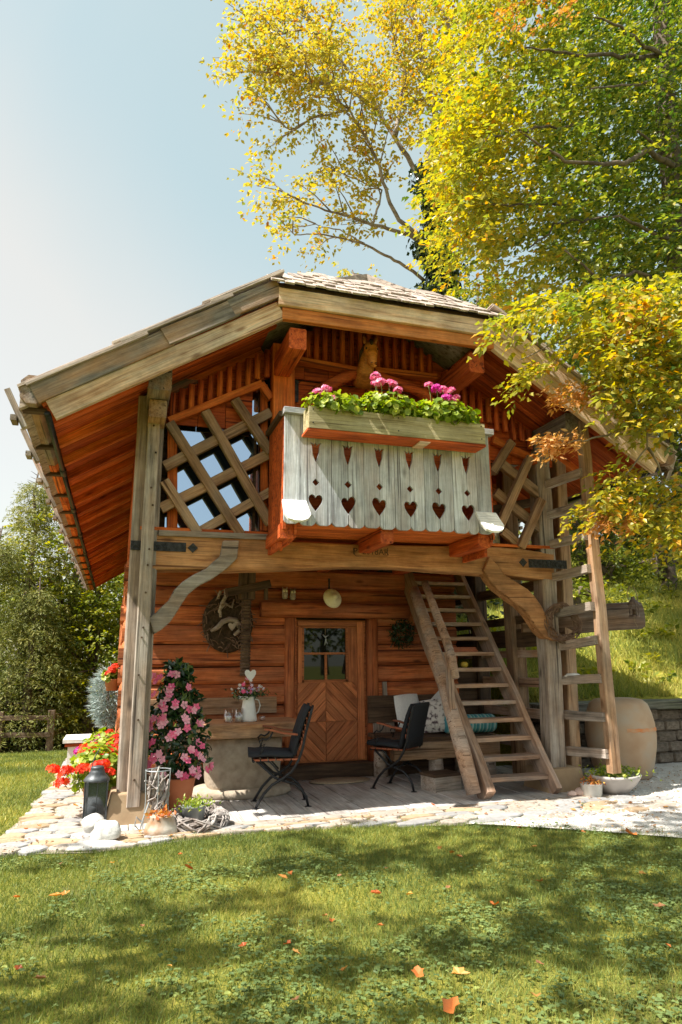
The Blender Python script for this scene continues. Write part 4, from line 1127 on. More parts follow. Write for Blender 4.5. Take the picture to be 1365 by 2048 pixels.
# ------------------------------------------------------------------ things hung on the wall and posts
def wreath(name, label, c, Rr, r, n, mat, rad, axis=(0, -1, 0), squash=1.0, top=True, group=None):
    t = thing(name, label, 'wreath', c, 0, group)
    ax = Vector(axis).normalized(); u = ax.orthogonal().normalized(); v = ax.cross(u)
    for j in range(n):
        ph = R.uniform(0, 6.28); tw = R.choice((2, 3, -2, -3, 4)); a0 = R.uniform(0, 6.28); ext = R.uniform(3, 6.6); rr = r * R.uniform(.35, 1.05)
        pts = []
        m_ = int(ext * 5)
        for q in range(m_ + 1):
            a = a0 + ext * q / m_
            R_ = Rr + rr * math.cos(tw * a + ph) + R.uniform(-.12, .12) * r
            pts.append((u * math.cos(a) + v * math.sin(a)) * R_ + ax * (rr * math.sin(tw * a + ph)))
        MB().tube(pts, rad * R.uniform(.7, 1.3), 5).build('twig', mat, t)
    return t
c = PX(1126, 1246, -.08)
wreath('twig_wreath', 'brown twig wreath hung on the right post', c, .165, .045, 26, TWIG, .0045, (-.1, -1, .05))
# driftwood wreath on a dark disc
c = PX(456, 1245, 1.46)
t = thing('driftwood_wreath', 'dark round wreath with pale driftwood rings and a white heart on the log wall', 'wreath', c)
o = MB().lathe([(.275, 0), (.28, .015), (.25, .03), (0, .03)], 30).build('disc', plain('dark_moss', (.075,.048,.028), (.03,.02,.012), rough=1, scale=30, bump=.8), t, smooth=True); o.rotation_euler = (math.radians(90), 0, 0); o.scale = (1, 1.18, 1)
for j in range(90):
    a = R.uniform(0, 6.28); q = R.uniform(.17, .28)
    p0_ = Vector((math.cos(a)*q, -.04, math.sin(a)*q*1.18)); d0 = Vector((R.uniform(-1, 1), R.uniform(-.4, .1), R.uniform(-1, 1))).normalized()*R.uniform(.05, .12)
    MB().tube([p0_, p0_ + d0*.5 + V3(0, -.01, .01), p0_ + d0], .006, 5).build('twig', TWIG, t)
def drift(pts, r): MB().tube([(a, -.07 - .02*i, b) for i, (a, b) in enumerate(pts)] if False else [(a, -.075, b) for a, b in pts], r, 8).build('driftwood', DRIFT, t, smooth=True)
drift([(-.19, -.10), (-.12, -.06), (-.07, .0), (.0, .03), (.07, .02), (.115, -.04), (.11, -.10), (.06, -.14)], [.016, .027, .03, .032, .032, .03, .027, .015])
drift([(-.13, .25), (-.1, .33), (-.05, .36), (-.04, .28), (-.08, .2), (-.11, .1)], [.012, .017, .02, .02, .021, .014])
drift([(-.09, .05), (-.1, .14), (-.04, .2), (.03, .16), (.05, .25)], [.015, .017, .018, .015, .008])
MB().prism(hh, lambda p: (p[0]*.75 + .035, -.10, p[1]*.75 - .05), lambda p: (p[0]*.75 + .035, -.085, p[1]*.75 - .05)).build('heart', DRIFT, t)
# dark wreath right of door
c = PX(803, 1268, 1.46)
t = thing('dark_wreath', 'dark green wreath on the log wall between door and stairs', 'wreath', c)
k = 700; a = NR.uniform(0, 6.28, k); q = .11 + NR.normal(size=k)*.035
leaf_object('foliage', np.stack([np.cos(a)*q, -.03 + NR.normal(size=k)*.02, np.sin(a)*q], 1), rnd_dirs(k), rnd_dirs(k), NR.uniform(.03, .05, k), NR.uniform(.01, .02, k), NR.random(k)*.5, DK_LEAF, t)['kind'] = 'stuff'
# old wooden press screw hanging from the ceiling
p = PX(492, 1270, 1.0)
t = thing('wooden_screw', 'dark threaded wooden press screw with cross arm hanging below the porch ceiling', 'press screw', (p.x, 1.0, 1.12))
prof = []
for i in range(48): prof.append((.058 if i % 2 else .047, i * .0165))
MB().lathe(prof, 14).build('thread', DARKW, t, smooth=False)
beam('head', (0, 0, .78), (0, 0, 1.24), .16, .16, DARKW, t, up=(0, 1, 0), wob=.003)
beam('arm', (-.22, -.06, .84), (.24, -.02, .95), .10, .085, DARKW, t, wob=.003)
beam('arm_peg', (.20, -.03, .78), (.20, -.03, .95), .04, .04, DARKW, t, up=(0, 1, 0))
# porch lamp
p = PX(665, 1197, 1.25)
t = thing('porch_lamp', 'round cream enamel lamp shade hanging above the door', 'lamp', p)
o = MB().lathe([(.115, 0), (.112, .012), (.085, .03), (.03, .05), (.028, .09), (.0, .092)], 24).build('shade', CREAM, t, smooth=True); o.rotation_euler = (math.radians(75), 0, math.radians(12))
o = MB().lathe([(.0, -.045), (.02, -.04), (.03, -.02), (.028, .01), (.02, .03)], 14).build('bulb', plain('frosted_bulb', (.5,.48,.3), rough=.3), t, smooth=True); o.rotation_euler = (math.radians(75), 0, math.radians(12))
MB().tube([(.0, .06, .02), (.0, .12, .12), (.0, .12, .24)], .012, 6).build('arm', IRON, t)
# two little owls on the lintel
for px, py, lab in ((570, 1189, 'little owl figure on the door lintel, the left one of the pair'), (586, 1191, 'little owl figure on the door lintel, nearer the lamp')):
    p = PX(px, py + 9, 1.45)
    t = thing('owl_figure', lab, 'figurine', p, group='owl figures above the door')
    MB().lathe([(.02, 0), (.032, .015), (.036, .05), (.03, .075), (.033, .09), (.026, .112), (.0, .12)], 12).build('body', DRIFT, t, smooth=True)
    for s_ in (-1, 1):
        MB().lathe([(.013, -.004), (.013, .002), (.0, .004)], 10, (0, 0, 0)).build('eye', CREAM, t).matrix_basis = Matrix.Translation((s_*.015, -.028, .088)) @ Matrix.Rotation(math.radians(90), 4, 'X')
        MB().tube([(s_*.018, 0, .108), (s_*.028, 0, .135)], [.01, .002], 5).build('ear', DRIFT, t)
# door charm
p = PX(651, 1280, 1.545)
t = thing('door_charm', 'small silver figure hanging on the door window', 'ornament', p)
MB().tube([(0, 0, .14), (0, 0, .06)], .003, 5).build('cord', ROPE, t)
for pts in ([(-.03, 0, .06), (0, -.01, .03), (.035, 0, .055)], [(0, -.01, .05), (.005, -.01, -.01), (-.012, -.01, -.06)], [(.005, -.01, -.01), (.025, -.01, -.05)]): MB().tube(pts, [.006, .011, .006] if len(pts) == 3 else [.009, .005], 6).build('figure_limb', ZINC, t, smooth=True)
# carved horse head under the gable
p = PX(741, 710, -.26)
HORSE = wood('horse_carving_wood', (.26,.07,.015), (.56,.20,.045), (.68,.30,.08), rough=.5, bump=.15, cracks=False)
t = thing('horse_head', 'carved wooden horse head looking down from under the gable', 'carving', p, math.radians(-6)); t.scale = (1.2, 1.2, 1.2)
sk = [((0, .0, .085), .040), ((0, -.012, .065), .056), ((0, -.03, .025), .058), ((.002, -.045, -.02), .047), ((.004, -.055, -.065), .036), ((.006, -.06, -.10), .034), ((.007, -.06, -.122), .031), ((.007, -.058, -.135), .018)]
MB().tube([q for q, _ in sk], [r_ for _, r_ in sk], 14).build('head', HORSE, t, smooth=True)
MB().tube([(.0, .01, .06), (-.005, .07, .0), (-.01, .14, -.08), (-.01, .24, -.16)], [.045, .06, .075, .09], 12).build('neck', HORSE, t, smooth=True)
MB().tube([(.005, -.03, -.05), (.006, .0, -.06), (.006, .03, -.03)], [.028, .036, .03], 10).build('jaw', HORSE, t, smooth=True)
for s_ in (-1, 1):
    MB().tube([(s_*.034, .0, .10), (s_*.05, -.005, .14), (s_*.052, -.005, .175)], [.019, .018, .002], 8).build('ear', HORSE, t, smooth=True)
    MB().lathe([(0, -.011), (.010, 0), (0, .011)], 8, (s_*.047, -.062, .028)).build('eye', BLACK, t, smooth=True)
    MB().lathe([(0, -.007), (.007, 0), (0, .007)], 7, (.007 + s_*.018, -.09, -.108)).build('nostril', DARKW, t, smooth=True)
MB().tube([(.0, -.035, .11), (-.004, -.065, .075), (-.008, -.078, .03)], [.02, .017, .005], 7).build('forelock', DARKW, t, smooth=True)
MB().tube([(-.02, .03, .12), (-.04, .09, .06), (-.05, .16, -.04)], [.02, .03, .02], 7).build('mane', DARKW, t, smooth=True)
p = PX(733, 661, -.2)
t = thing('gable_spotlight', 'small round white spotlight below the gable board', 'lamp', p)
MB().lathe([(.035, -.01), (.04, 0), (.04, .04), (.0, .045)], 14).build('housing', WHITE, t, smooth=True)

# planter on the balcony
A_, B_ = PX(622, 862, -.92), PX(967, 905, -.92)
t = thing('planter_box', 'long mossy wooden planter box hung outside the balcony rail', 'planter', (1.94, -.775, 3.19))
hw = .835
MB().box((-hw, -.115, .0), (hw, -.09, .19)).build('front_board', PLANT_W, t)
MB().box((-hw + .002, .07, .0), (hw - .002, .095, .205)).build('back_board', PLANT_W, t)
for s_ in (-1, 1): MB().box((s_*hw - .012 + (-.013 if s_ > 0 else .013), -.089, .002), (s_*hw + .012 + (-.013 if s_ > 0 else .013), .069, .203)).build('end_board', PLANT_W, t)
MB().box((-hw - .01, -.105, -.022), (hw + .01, .10, -.001)).build('bottom_board', RED, t)
MB().box((-hw + .03, -.088, .12), (hw - .03, .068, .18)).build('soil', SOIL, t)
for x in (-.80, -.02, .80):
    for z in (.045, .165): MB().lathe([(.007, 0), (.006, .003), (0, .004)], 7).build('screw', IRON, t).matrix_basis = Matrix.Translation((x, -.115, z)) @ Matrix.Rotation(math.radians(90), 4, 'X')
t2 = PX(833, 893, -.9)
MB().box((-.10 + .29, -.10, -.034), (.0 + .29, .09, -.023)).build('support_batten', TAN, t)

# geranium: round scalloped leaves, stalked flower heads of many small petals
def flower_head_mesh(mat, r, seed):
    rs = np.random.default_rng(seed); k = 22 + 4*seed
    d = rs.normal(size=(k, 3)); d[:, 2] = np.abs(d[:, 2]) * .8; d /= np.linalg.norm(d, axis=1, keepdims=True)
    o = leaf_object('flower_head', d * r * np.array([1, 1, .62]) * rs.uniform(.75, 1.15, (k, 1)), np.cross(d, rs.normal(size=(k, 3))), d, rs.uniform(.65, .95, k) * r, rs.uniform(.6, .9, k) * r, rs.random(k), mat, None, shape='petal5')
    me = o.data; bpy.data.objects.remove(o); return me
HEADS = {m.name: [flower_head_mesh(m, .046, s) for s in (1, 2, 3)] for m in (PINK, REDP, MAGE, ROSE)}
def geranium(label, loc, ext, nleaf, heads, mat, leafsize=(.045, .075), pot=None, group=None, mats2=None):
    t = thing('geranium', label, 'plant', loc, 0, group)
    if pot: pot(t)
    c = NR.normal(size=(nleaf, 3)); c /= np.linalg.norm(c, axis=1, keepdims=True); c *= (NR.random((nleaf, 1)) ** .4)
    c *= np.array(ext); c[:, 2] = np.where(c[:, 2] < -ext[2]*.6, c[:, 2]*.5, c[:, 2])
    nrm = c / np.array(ext) + NR.normal(size=(nleaf, 3)) * .45 + np.array([0, 0, .55])
    L = NR.uniform(*leafsize, nleaf)
    dd = np.cross(nrm, NR.normal(size=(nleaf, 3)))
    leaf_object('foliage', c, dd, nrm, L, L * NR.uniform(.85, 1.05, nleaf), NR.beta(2, 2, nleaf), GER_LEAF, t, shape='round')['kind'] = 'stuff'
    for i, h in enumerate(heads):
        q = Vector(h[:3]); sc = h[3] if len(h) > 3 else 1.0; mm = mats2[i % len(mats2)] if mats2 else mat
        base_ = Vector((q.x * .85, q.y * .8, min(q.z - .05, ext[2] * .4)))
        MB().tube([base_, (base_ + q) / 2 + V3(0, -.01, .01), q], .003, 5).build('flower_stalk', STEM, t)
        o = bpy.data.objects.new('flower_head', R.choice(HEADS[mm.name])); link(o, t); o.location = q; o.scale = (sc, sc, sc); o.rotation_euler = (R.uniform(-.4, .4), R.uniform(-.4, .4), R.uniform(0, 6))
    return t
def hd(px, py, Y, c, s=1.0):
    p = PX(px, py, Y) - Vector(c); return (p.x, p.y, p.z, s)
c1 = (1.36, -.83, 3.43); c2 = (1.86, -.82, 3.45); c3 = (2.42, -.82, 3.45)
geranium('pink balcony geranium at the left end of the planter box', c1, (.30, .15, .13), 330, [hd(637, 786, -.86, c1), hd(654, 778, -.82, c1), hd(668, 796, -.88, c1, .8)], ROSE, group='geraniums in the balcony planter')
geranium('pink balcony geranium with the tallest blooms in mid planter', c2, (.34, .16, .16), 420, [hd(751, 754, -.8, c2), hd(762, 765, -.86, c2, 1.1), hd(778, 766, -.82, c2), hd(787, 770, -.84, c2, .9), hd(797, 781, -.88, c2, .9), hd(750, 768, -.8, c2, .8)], ROSE, group='geraniums in the balcony planter')
geranium('pink balcony geranium at the right end with magenta blooms', c3, (.36, .16, .16), 440, [hd(857, 770, -.8, c3, .9), hd(873, 777, -.86, c3), hd(886, 780, -.82, c3), hd(900, 783, -.86, c3, 1.1), hd(894, 796, -.9, c3, 1.0), hd(912, 796, -.84, c3, .8), hd(905, 803, -.9, c3, .8)], ROSE, mats2=[ROSE, MAGE, ROSE], group='geraniums in the balcony planter')

# ------------------------------------------------------------------ left front corner
# terracotta pot with pink climbing trumpet flowers
pp = PZ(353, 1622, 0); pp = Vector((.235, .25, 0))
t = thing('terracotta_pot', 'large plain terracotta pot under the pink climbing plant', 'pot', pp)
MB().lathe([(.10, 0), (.105, .005), (.15, .27), (.152, .285), (.142, .285), (.135, .25)], 28).build('body', TERRA, t, smooth=True)
MB().lathe([(.137, .24), (.136, .255), (.0, .262)], 20).build('soil', SOIL, t)
t = thing('climbing_plant', 'dark leaved climber covered in pink trumpet flowers in the terracotta pot', 'plant', pp + V3(0, 0, .25))
k = 1250
h = NR.random(k) ** .9 * 1.0
h = .07 + h*.93
rad = np.interp(h, [0, .07, .2, .45, .75, 1.0], [.10, .16, .27, .26, .18, .07])
a = NR.uniform(0, 6.28, k); q = rad * (NR.random(k) ** .45)
c = np.stack([np.cos(a)*q + .02 - .07*h, np.sin(a)*q*.8, h], 1)
nrm = np.stack([np.cos(a), np.sin(a), np.full(k, .5)], 1) + NR.normal(size=(k, 3))*.5
leaf_object('foliage', c, NR.normal(size=(k, 3)) + np.array([0, 0, -.3]), nrm, NR.uniform(.06, .095, k), NR.uniform(.03, .045, k), NR.random(k) ** 1.6, DK_LEAF, t, shape='oval')['kind'] = 'stuff'
for j in range(4):
    MB().tube([(.1*math.cos(j*1.6), .1*math.sin(j*1.6), 0), (.16*math.cos(j*1.6+.5), .14*math.sin(j*1.6+.5), .4), (.05*math.cos(j*1.6+1), .05*math.sin(j*1.6), 1.0)], .006, 5).build('stem', STEM, t)
fm_ = []
for s_ in range(3):
    o = leaf_object('flower', np.zeros((1, 3)), np.array([[1., 0, 0]]), np.array([[0, 0, 1.]]), np.array([.078]), np.array([.076]), np.array([(.35, .6, .9)[s_]]), PINK, None, shape='petal5')
    mb = MB().lathe([(.014, .001), (.008, -.03), (.005, -.05)], 6, (0, 0, -.006)); m2 = mb.build('throat', REDP, mesh_only=True)
    me = o.data; bpy.data.objects.remove(o); fm_.append(me)
fl = [(200,280),(270,290),(385,260),(455,265),(230,330),(580,400),(395,390),(380,430),(205,475),(355,520),(300,570),(320,630),(440,570),(535,590),(590,640),(640,650),(125,650),(200,740),(265,750),(300,730),(320,775),(560,760),(690,790),(565,840),(165,840),(115,870),(370,945),(425,915),(190,990),(145,1020),(680,995),(610,1070),(665,1110),(700,1140),(735,1175),(535,1155),(265,1120),(205,1180),(295,1180),(140,1230),(815,1265),(780,1290),(690,1290),(620,1325),(680,1350),(550,1355),(480,1340),(305,1350)]
fl += [(a + R.uniform(-45, 45), b + R.uniform(-40, 40)) for a, b in R.sample(fl, 26)]
for (a, b) in fl:
    px, py = 270 + a/5.39, 1300 + b/5.39
    hz_ = np.clip((1560 - py)/1560*6.0, 0, 1); ctr = PX(px, py, pp.y); off = ctr.x - (pp.x - .03); rmax = np.interp(ctr.z - .25, [0, .15, .45, .75, 1.0], [.24, .33, .30, .2, .1])
    dep = math.sqrt(max(0.0004, rmax**2 - off**2)) * .85
    w_ = PX(px, py, pp.y - dep)
    o = bpy.data.objects.new('flower', R.choice(fm_)); link(o, t)
    nn = Vector((off * 2.0 + R.uniform(-.2, .2), -dep * 1.2 - .25 + R.uniform(-.15, .15), .15 + R.uniform(-.2, .25))).normalized()
    X_ = nn.orthogonal().normalized(); m = Matrix((X_, nn.cross(X_), nn)).transposed().to_4x4() @ Matrix.Rotation(R.uniform(0, 6), 4, 'Z'); m.translation = w_ - (pp + V3(0, 0, .25)); o.matrix_basis = m
# black lantern
lp = PZ(197, 1655, 0); lp = Vector((-.43, -.06, 0))
t = thing('black_lantern', 'tall dark metal lantern with glass sides on the stone path', 'lantern', lp, math.radians(8)); t.scale = (.86, .86, .94)
LM = plain('dark_zinc', (.10,.11,.12), (.05,.055,.06), rough=.5, metal=.5)
mb = MB(); b = .095
mb.box((-b, -b, 0), (b, b, .03)); mb.build('base', LM, t)
for sx in (-1, 1):
    for sy in (-1, 1): MB().box((sx*(b-.008)-.008, sy*(b-.008)-.008, .03), (sx*(b-.008)+.008, sy*(b-.008)+.008, .36)).build('corner_post', LM, t)
LG = glassmat('grey_lantern_glass', (.03,.035,.04), .12, .08)
for i in range(4):
    o = MB().box((-.078, -.084, .032), (.078, -.080, .355)).build('pane', LG, t); o.rotation_euler = (0, 0, i*math.pi/2)
    o = MB().box((-.003, -.092, .03), (.003, -.086, .36)).build('glazing_bar', LM, t); o.rotation_euler = (0, 0, i*math.pi/2)
MB().lathe([(.115, -.005), (.118, .01), (.10, .03), (.07, .06), (.072, .07), (.062, .078), (.06, .10), (.064, .105), (.045, .118), (0, .122)], 18, (0, 0, .36)).build('hood', LM, t, smooth=True)
MB().tube([(-.05, 0, .47), (-.03, 0, .55), (0, 0, .60), (.012, 0, .62)], .005, 5).build('handle', LM, t)
# white boulders
def rock(name, label, cat, loc, s, mat, seed, group=None, sub=3):
    r = random.Random(seed); mb = MB()
    import bmesh
    bm = bmesh.new(); bmesh.ops.create_icosphere(bm, subdivisions=sub, radius=1)
    for v in bm.verts:
        k = 1 + .28*pnoise(v.co*1.1 + Vector((seed*3.1, 0, 0))) + .12*pnoise(v.co*3 + Vector((seed, 5, 0))) + .05*pnoise(v.co*7)
        v.co *= k
        v.co.x *= s[0]; v.co.y *= s[1]; v.co.z *= s[2]
    me = bpy.data.meshes.new(name); bm.to_mesh(me); bm.free(); me.materials.append(mat)
    me.polygons.foreach_set('use_smooth', [True]*len(me.polygons))
    o = bpy.data.objects.new(name, me); link(o); o.location = (loc[0], loc[1], loc[2] + s[2]*.72)
    return tag(o, label, cat, group)
rock('boulder', 'round white boulder in front of the left footing', 'rock', PZ(212, 1682, 0), (.105, .10, .085), WHITESTONE, 3, 'white boulders by the lantern')
rock('boulder', 'pitted white boulder leaning at the base of the black lantern', 'rock', PZ(185, 1666, 0), (.085, .08, .075), WHITESTONE, 8, 'white boulders by the lantern')
rock('flat_stone', 'angular white flat stone lying at the lawn edge under the boulders', 'rock', PZ(185, 1692, 0) + V3(0, 0, -.03), (.20, .10, .035), WHITESTONE, 5)
# red geraniums and magenta geranium at the left wall
def potf(r, h, mat, z0): 
    return lambda t: MB().lathe([(r*.72, z0), (r, z0+h), (r*1.05, z0+h), (r*.9, z0+h-.02)], 20).build('pot', mat, t, smooth=True)
c = (-.42, .45, .34)
geranium('tall red geranium in a pot behind the black lantern', c, (.27, .22, .26), 520, [hd(131, 1549, .25, c, 1.25), (-.36, -.15, .05, 1.2), hd(124, 1566, .2, c, 1.3), hd(165, 1538, .25, c, 1.3), hd(197, 1534, .2, c, 1.5), hd(189, 1540, .15, c, 1.3), hd(217, 1545, .2, c, 1.2), hd(205, 1530, .2, c, 1.3), hd(136, 1540, .25, c, 1.1)], REDP, leafsize=(.04, .065), pot=potf(.13, .22, TERRA, -.34), group='red geraniums at the left wall')
c = (-.40, .95, .40)
geranium('red geranium with bushy blooms nearest the left post', c, (.24, .22, .22), 380, [hd(180, 1500, .8, c, 1.5), hd(190, 1495, .85, c, 1.4), hd(173, 1497, .85, c, 1.3), hd(228, 1500, .8, c, 1.5), hd(237, 1505, .8, c, 1.5), hd(222, 1492, .85, c, 1.4), hd(236, 1488, .85, c, 1.3), hd(230, 1478, .9, c, 1.2), hd(217, 1466, 1.0, c, 1.0), hd(184, 1508, .8, c, 1.2), hd(205, 1512, .75, c, 1.4), hd(213, 1502, .75, c, 1.3), hd(168, 1508, .8, c, 1.2), hd(198, 1505, .75, c, 1.2), hd(226, 1516, .75, c, 1.3)], REDP, leafsize=(.04, .065), pot=potf(.14, .22, TERRA, -.40), group='red geraniums at the left wall')
c = (-.42, 1.35, .46)
geranium('magenta geranium between the red ones and the white cabinet', c, (.2, .2, .16), 260, [hd(196, 1480, 1.2, c, 1.4), hd(207, 1487, 1.2, c, 1.4), hd(214, 1483, 1.25, c, 1.4), hd(204, 1475, 1.3, c, 1.2), hd(160, 1501, 1.3, c, 1.3), hd(200, 1495, 1.2, c, 1.2)], MAGE, pot=potf(.14, .24, TERRA, -.46))
# low white cabinet with wooden lid
p = PZ(160, 1568, 0)
t = thing('white_cabinet', 'low white cabinet with a bleached wooden lid by the left wall', 'cabinet', (-.60, 2.15, 0))
MB().box((-.17, -.22, .0), (.20, .25, .40)).build('body', WHITEP, t)
MB().box((-.22, -.28, .44), (.26, .3, .475)).build('lid', WHITEW, t); MB().box((-.2, -.25, .40), (.24, .28, .44)).build('lid_frame', RED, t)
# silver hanging plant and red geranium in a wall pot
p = PX(216, 1395, 2.0)
t = thing('silver_plant', 'spiky silver grey plant hanging on the left wall', 'plant', p)
k = 2600; z = NR.uniform(-.30, .30, k); a = NR.uniform(0, 6.28, k); q = np.interp(z, [-.3, -.1, .15, .3], [.04, .15, .16, .05]) * NR.random(k)**.5
nd = np.stack([np.cos(a), np.sin(a), np.full(k, .1)], 1) + NR.normal(size=(k, 3))*.5
leaf_object('needles', np.stack([np.cos(a)*q, np.sin(a)*q, z], 1), nd, rnd_dirs(k), NR.uniform(.06, .12, k), NR.uniform(.006, .012, k), NR.random(k), SILVER, t)['kind'] = 'stuff'
MB().tube([(0, 0, -.3), (0, 0, .32)], .012, 6).build('stem', TWIG, t)
c = PX(226, 1350, 1.6)
geranium('red geranium in a small wall pot above the silver plant', c, (.12, .1, .08), 90, [hd(225, 1340, 1.55, c), hd(232, 1334, 1.55, c, 1.1), hd(219, 1348, 1.55, c)], REDP, pot=potf(.08, .12, TERRA, -.16))
# driftwood stand with chalice, white enamel pot
p = Vector((.03, -.44, 0))
t = thing('driftwood_stand', 'wire candle stand filled with grey driftwood twigs before the terracotta pot', 'stand', p + V3(-.0, .12, 0))
for j in range(26):
    a0 = R.uniform(0, 6.28); pts = []
    z0 = R.uniform(.08, .2); q = R.uniform(.01, .07)
    for i in range(6):
        pts.append((math.cos(a0 + i*.5)*q*(1 + .15*i) + R.uniform(-.012, .012), math.sin(a0 + i*.5)*q, z0 + i*R.uniform(.02, .055)))
    MB().tube(pts, R.uniform(.005, .011), 5).build('driftwood_twig', TWIGG, t)
for an in (0, 1.57, 3.14, 4.71): MB().tube([(math.cos(an)*.10, math.sin(an)*.10, 0), (math.cos(an)*.085, math.sin(an)*.085, .2), (math.cos(an)*.095, math.sin(an)*.095, .44)], .004, 5).build('wire_leg', ZINC, t)
for z in (.43,): MB().tube([(math.cos(a)*.095, math.sin(a)*.095, z) for a in np.linspace(0, 6.283, 22)], .004, 5, cap=False).build('wire_ring', ZINC, t)
MB().tube([(-.10, -.02, .05), (-.15, -.04, .1), (-.16, -.04, .04), (-.12, -.03, .0), (-.10, -.03, .08), (-.06, -.02, .2)], .007, 5).build('wire_scroll', ZINC, t)
t = thing('enamel_pot', 'chipped white enamel pot with rusty leaves at the terrace edge', 'pot', (.06, -.50, 0))
MB().lathe([(.115, 0), (.13, .012), (.12, .05), (.085, .12), (.088, .125), (.07, .12)], 24).build('body', RUSTY, t, smooth=True)
k = 60; c = NR.normal(size=(k, 3))*np.array([.05, .05, .018]) + np.array([0, 0, .13])
leaf_object('dry_leaves', c, rnd_dirs(k), rnd_dirs(k, .5), NR.uniform(.03, .06, k), NR.uniform(.02, .035, k), NR.random(k), LEAFR, t)['kind'] = 'stuff'
# wreath basket with succulents
c = Vector((.34, -.36, .055))
wreath('willow_wreath', 'thick grey willow wreath lying on the terrace around a small zinc pot', c, .19, .06, 60, TWIGG, .008, (0, -.12, 1))
t = thing('succulent_pot', 'small zinc pot with green succulents standing inside the willow wreath', 'plant pot', (.31, -.36, .0))
MB().lathe([(.075, .0), (.095, .15), (.10, .155), (.085, .145), (.0, .14)], 20).build('pot', ZINC, t, smooth=True)
k = 260; c = NR.normal(size=(k, 3))*np.array([.07, .06, .02]) + np.array([0, 0, .17])
leaf_object('succulents', c, rnd_dirs(k, .8), rnd_dirs(k), NR.uniform(.02, .04, k), NR.uniform(.012, .02, k), NR.random(k), GER_LEAF, t)['kind'] = 'stuff'

# ------------------------------------------------------------------ right corner
t = thing('clay_vessel', 'huge tan barrel shaped vessel with a rusty band behind the ladder', 'vessel', (5.02, .42, 0))
prof = [(a*.84, b) for a, b in [(.30, .0), (.34, .02), (.385, .15), (.425, .32), (.44, .45), (.43, .58), (.405, .68), (.365, .775), (.30, .82), (.20, .835), (.0, .84)]]
MB().lathe(prof, 40).build('body', VESSEL, t, smooth=True)
RUST = plain('orange_rust', (.55,.19,.06), (.44,.29,.18), rough=.9, scale=9, detail=8)
mb = MB(); vs = []; na = 16
for i in range(na + 1):
    an = math.radians(-118 + 84 * i / na); j = .006 * math.sin(i * 2.1)
    for r_, z_ in ((.3685, .497 + j), (.3712, .505 + j), (.369, .528 + j*.5), (.366, .534 + j*.5)): vs.append((math.cos(an)*r_, math.sin(an)*r_, z_))
mb.add(vs, [(i*4+q, (i+1)*4+q, (i+1)*4+q+1, i*4+q+1) for i in range(na) for q in range(3)]).build('rust_streak', RUST, t, smooth=True)
p = PZ(1254, 1592, 0)
t = thing('flower_bowl', 'wide grey stone bowl planted with low green plants beside the vessel', 'bowl', (p.x, p.y + .17, 0))
MB().lathe([(.10, 0), (.13, .01), (.20, .08), (.25, .15), (.26, .175), (.235, .175), (.2, .15), (0, .14)], 30).build('bowl', plain('grey_stoneware', (.46,.43,.41), (.36,.33,.31), rough=.8, scale=6), t, smooth=True)
k = 420; c = NR.normal(size=(k, 3))*np.array([.13, .11, .02]) + np.array([0, 0, .19])
leaf_object('low_plants', c, rnd_dirs(k, .5), rnd_dirs(k, .5), NR.uniform(.025, .05, k), NR.uniform(.015, .03, k), NR.random(k), GER_LEAF, t)['kind'] = 'stuff'
p = PZ(1196, 1595, 0)
t = thing('zinc_pot', 'small whitish tin pot with dried flowers at the right footing', 'pot', (p.x, p.y + .08, 0))
MB().lathe([(.085, 0), (.09, .005), (.10, .11), (.105, .115), (.09, .11), (0, .1)], 20).build('pot', plain('white_tin', (.66,.66,.63), (.5,.48,.44), rough=.5, scale=9), t, smooth=True)
k = 120; c = NR.normal(size=(k, 3))*np.array([.06, .05, .015]) + np.array([.04, 0, .13])
leaf_object('dried_flowers', c, rnd_dirs(k, .4), rnd_dirs(k), NR.uniform(.02, .045, k), NR.uniform(.012, .025, k), NR.random(k), LEAFR, t)['kind'] = 'stuff'
PINKST = plain('pinkish_stone', (.58,.44,.38), (.45,.33,.28), rough=.9, scale=8)
rock('round_stone', 'smooth pinkish stone by the right footing, touching the tin pot', 'rock', PZ(1166, 1592, 0) + V3(0, .02, 0), (.07, .05, .04), PINKST, 12, 'pinkish stones by the right footing')
rock('round_stone', 'flat pinkish stone in front of the middle of the right footing', 'rock', PZ(1149, 1593, 0) + V3(0, .02, 0), (.05, .04, .028), PINKST, 15, 'pinkish stones by the right footing')
p = PX(1140, 1356, -.08)
rock('white_pebble', 'white stone lying on a ladder rung', 'rock', p + V3(.05, .02, .01), (.09, .03, .022), WHITESTONE, 21)
# hollow log trough hanging at the right, with lantern
a = PX(1200, 1232, .12); b = PX(1278, 1238, -.05)
t = thing('log_trough', 'thick hollow log hanging sideways behind the ladder', 'log', ((a.x + b.x)/2, .1, 1.72))
LOGG = wood('grey_hollow_log', (.05,.035,.028), (.15,.11,.09), (.27,.22,.19), patch=(.30,.15,.07), patch_amt=.5)
beam('body', (-.62, .28, -.05), (.30, -.03, .01), .29, .30, LOGG, t, wob=.006, round_=True)
beam('bracket', (-.95, .35, -.12), (-.4, .15, -.12), .1, .1, LATT, t)
p = PX(1268, 1215, -.2)
t = thing('hanging_lantern', 'small rusty iron lantern hanging from the end of the hollow log', 'lantern', p - V3(0, 0, .1))
LR = plain('rusty_iron', (.20,.15,.13), (.09,.06,.05), rough=.7, scale=20, metal=.3)
MB().lathe([(.05, 0), (.055, .01), (.05, .02)], 10).build('base', LR, t); MB().lathe([(.06, .13), (.055, .15), (.02, .19), (.018, .21), (0, .215)], 10).build('hood', LR, t)
for i in range(4):
    an = i*1.5708 + .4; MB().tube([(math.cos(an)*.047, math.sin(an)*.047, .02), (math.cos(an)*.05, math.sin(an)*.05, .13)], .005, 5).build('bar', LR, t)
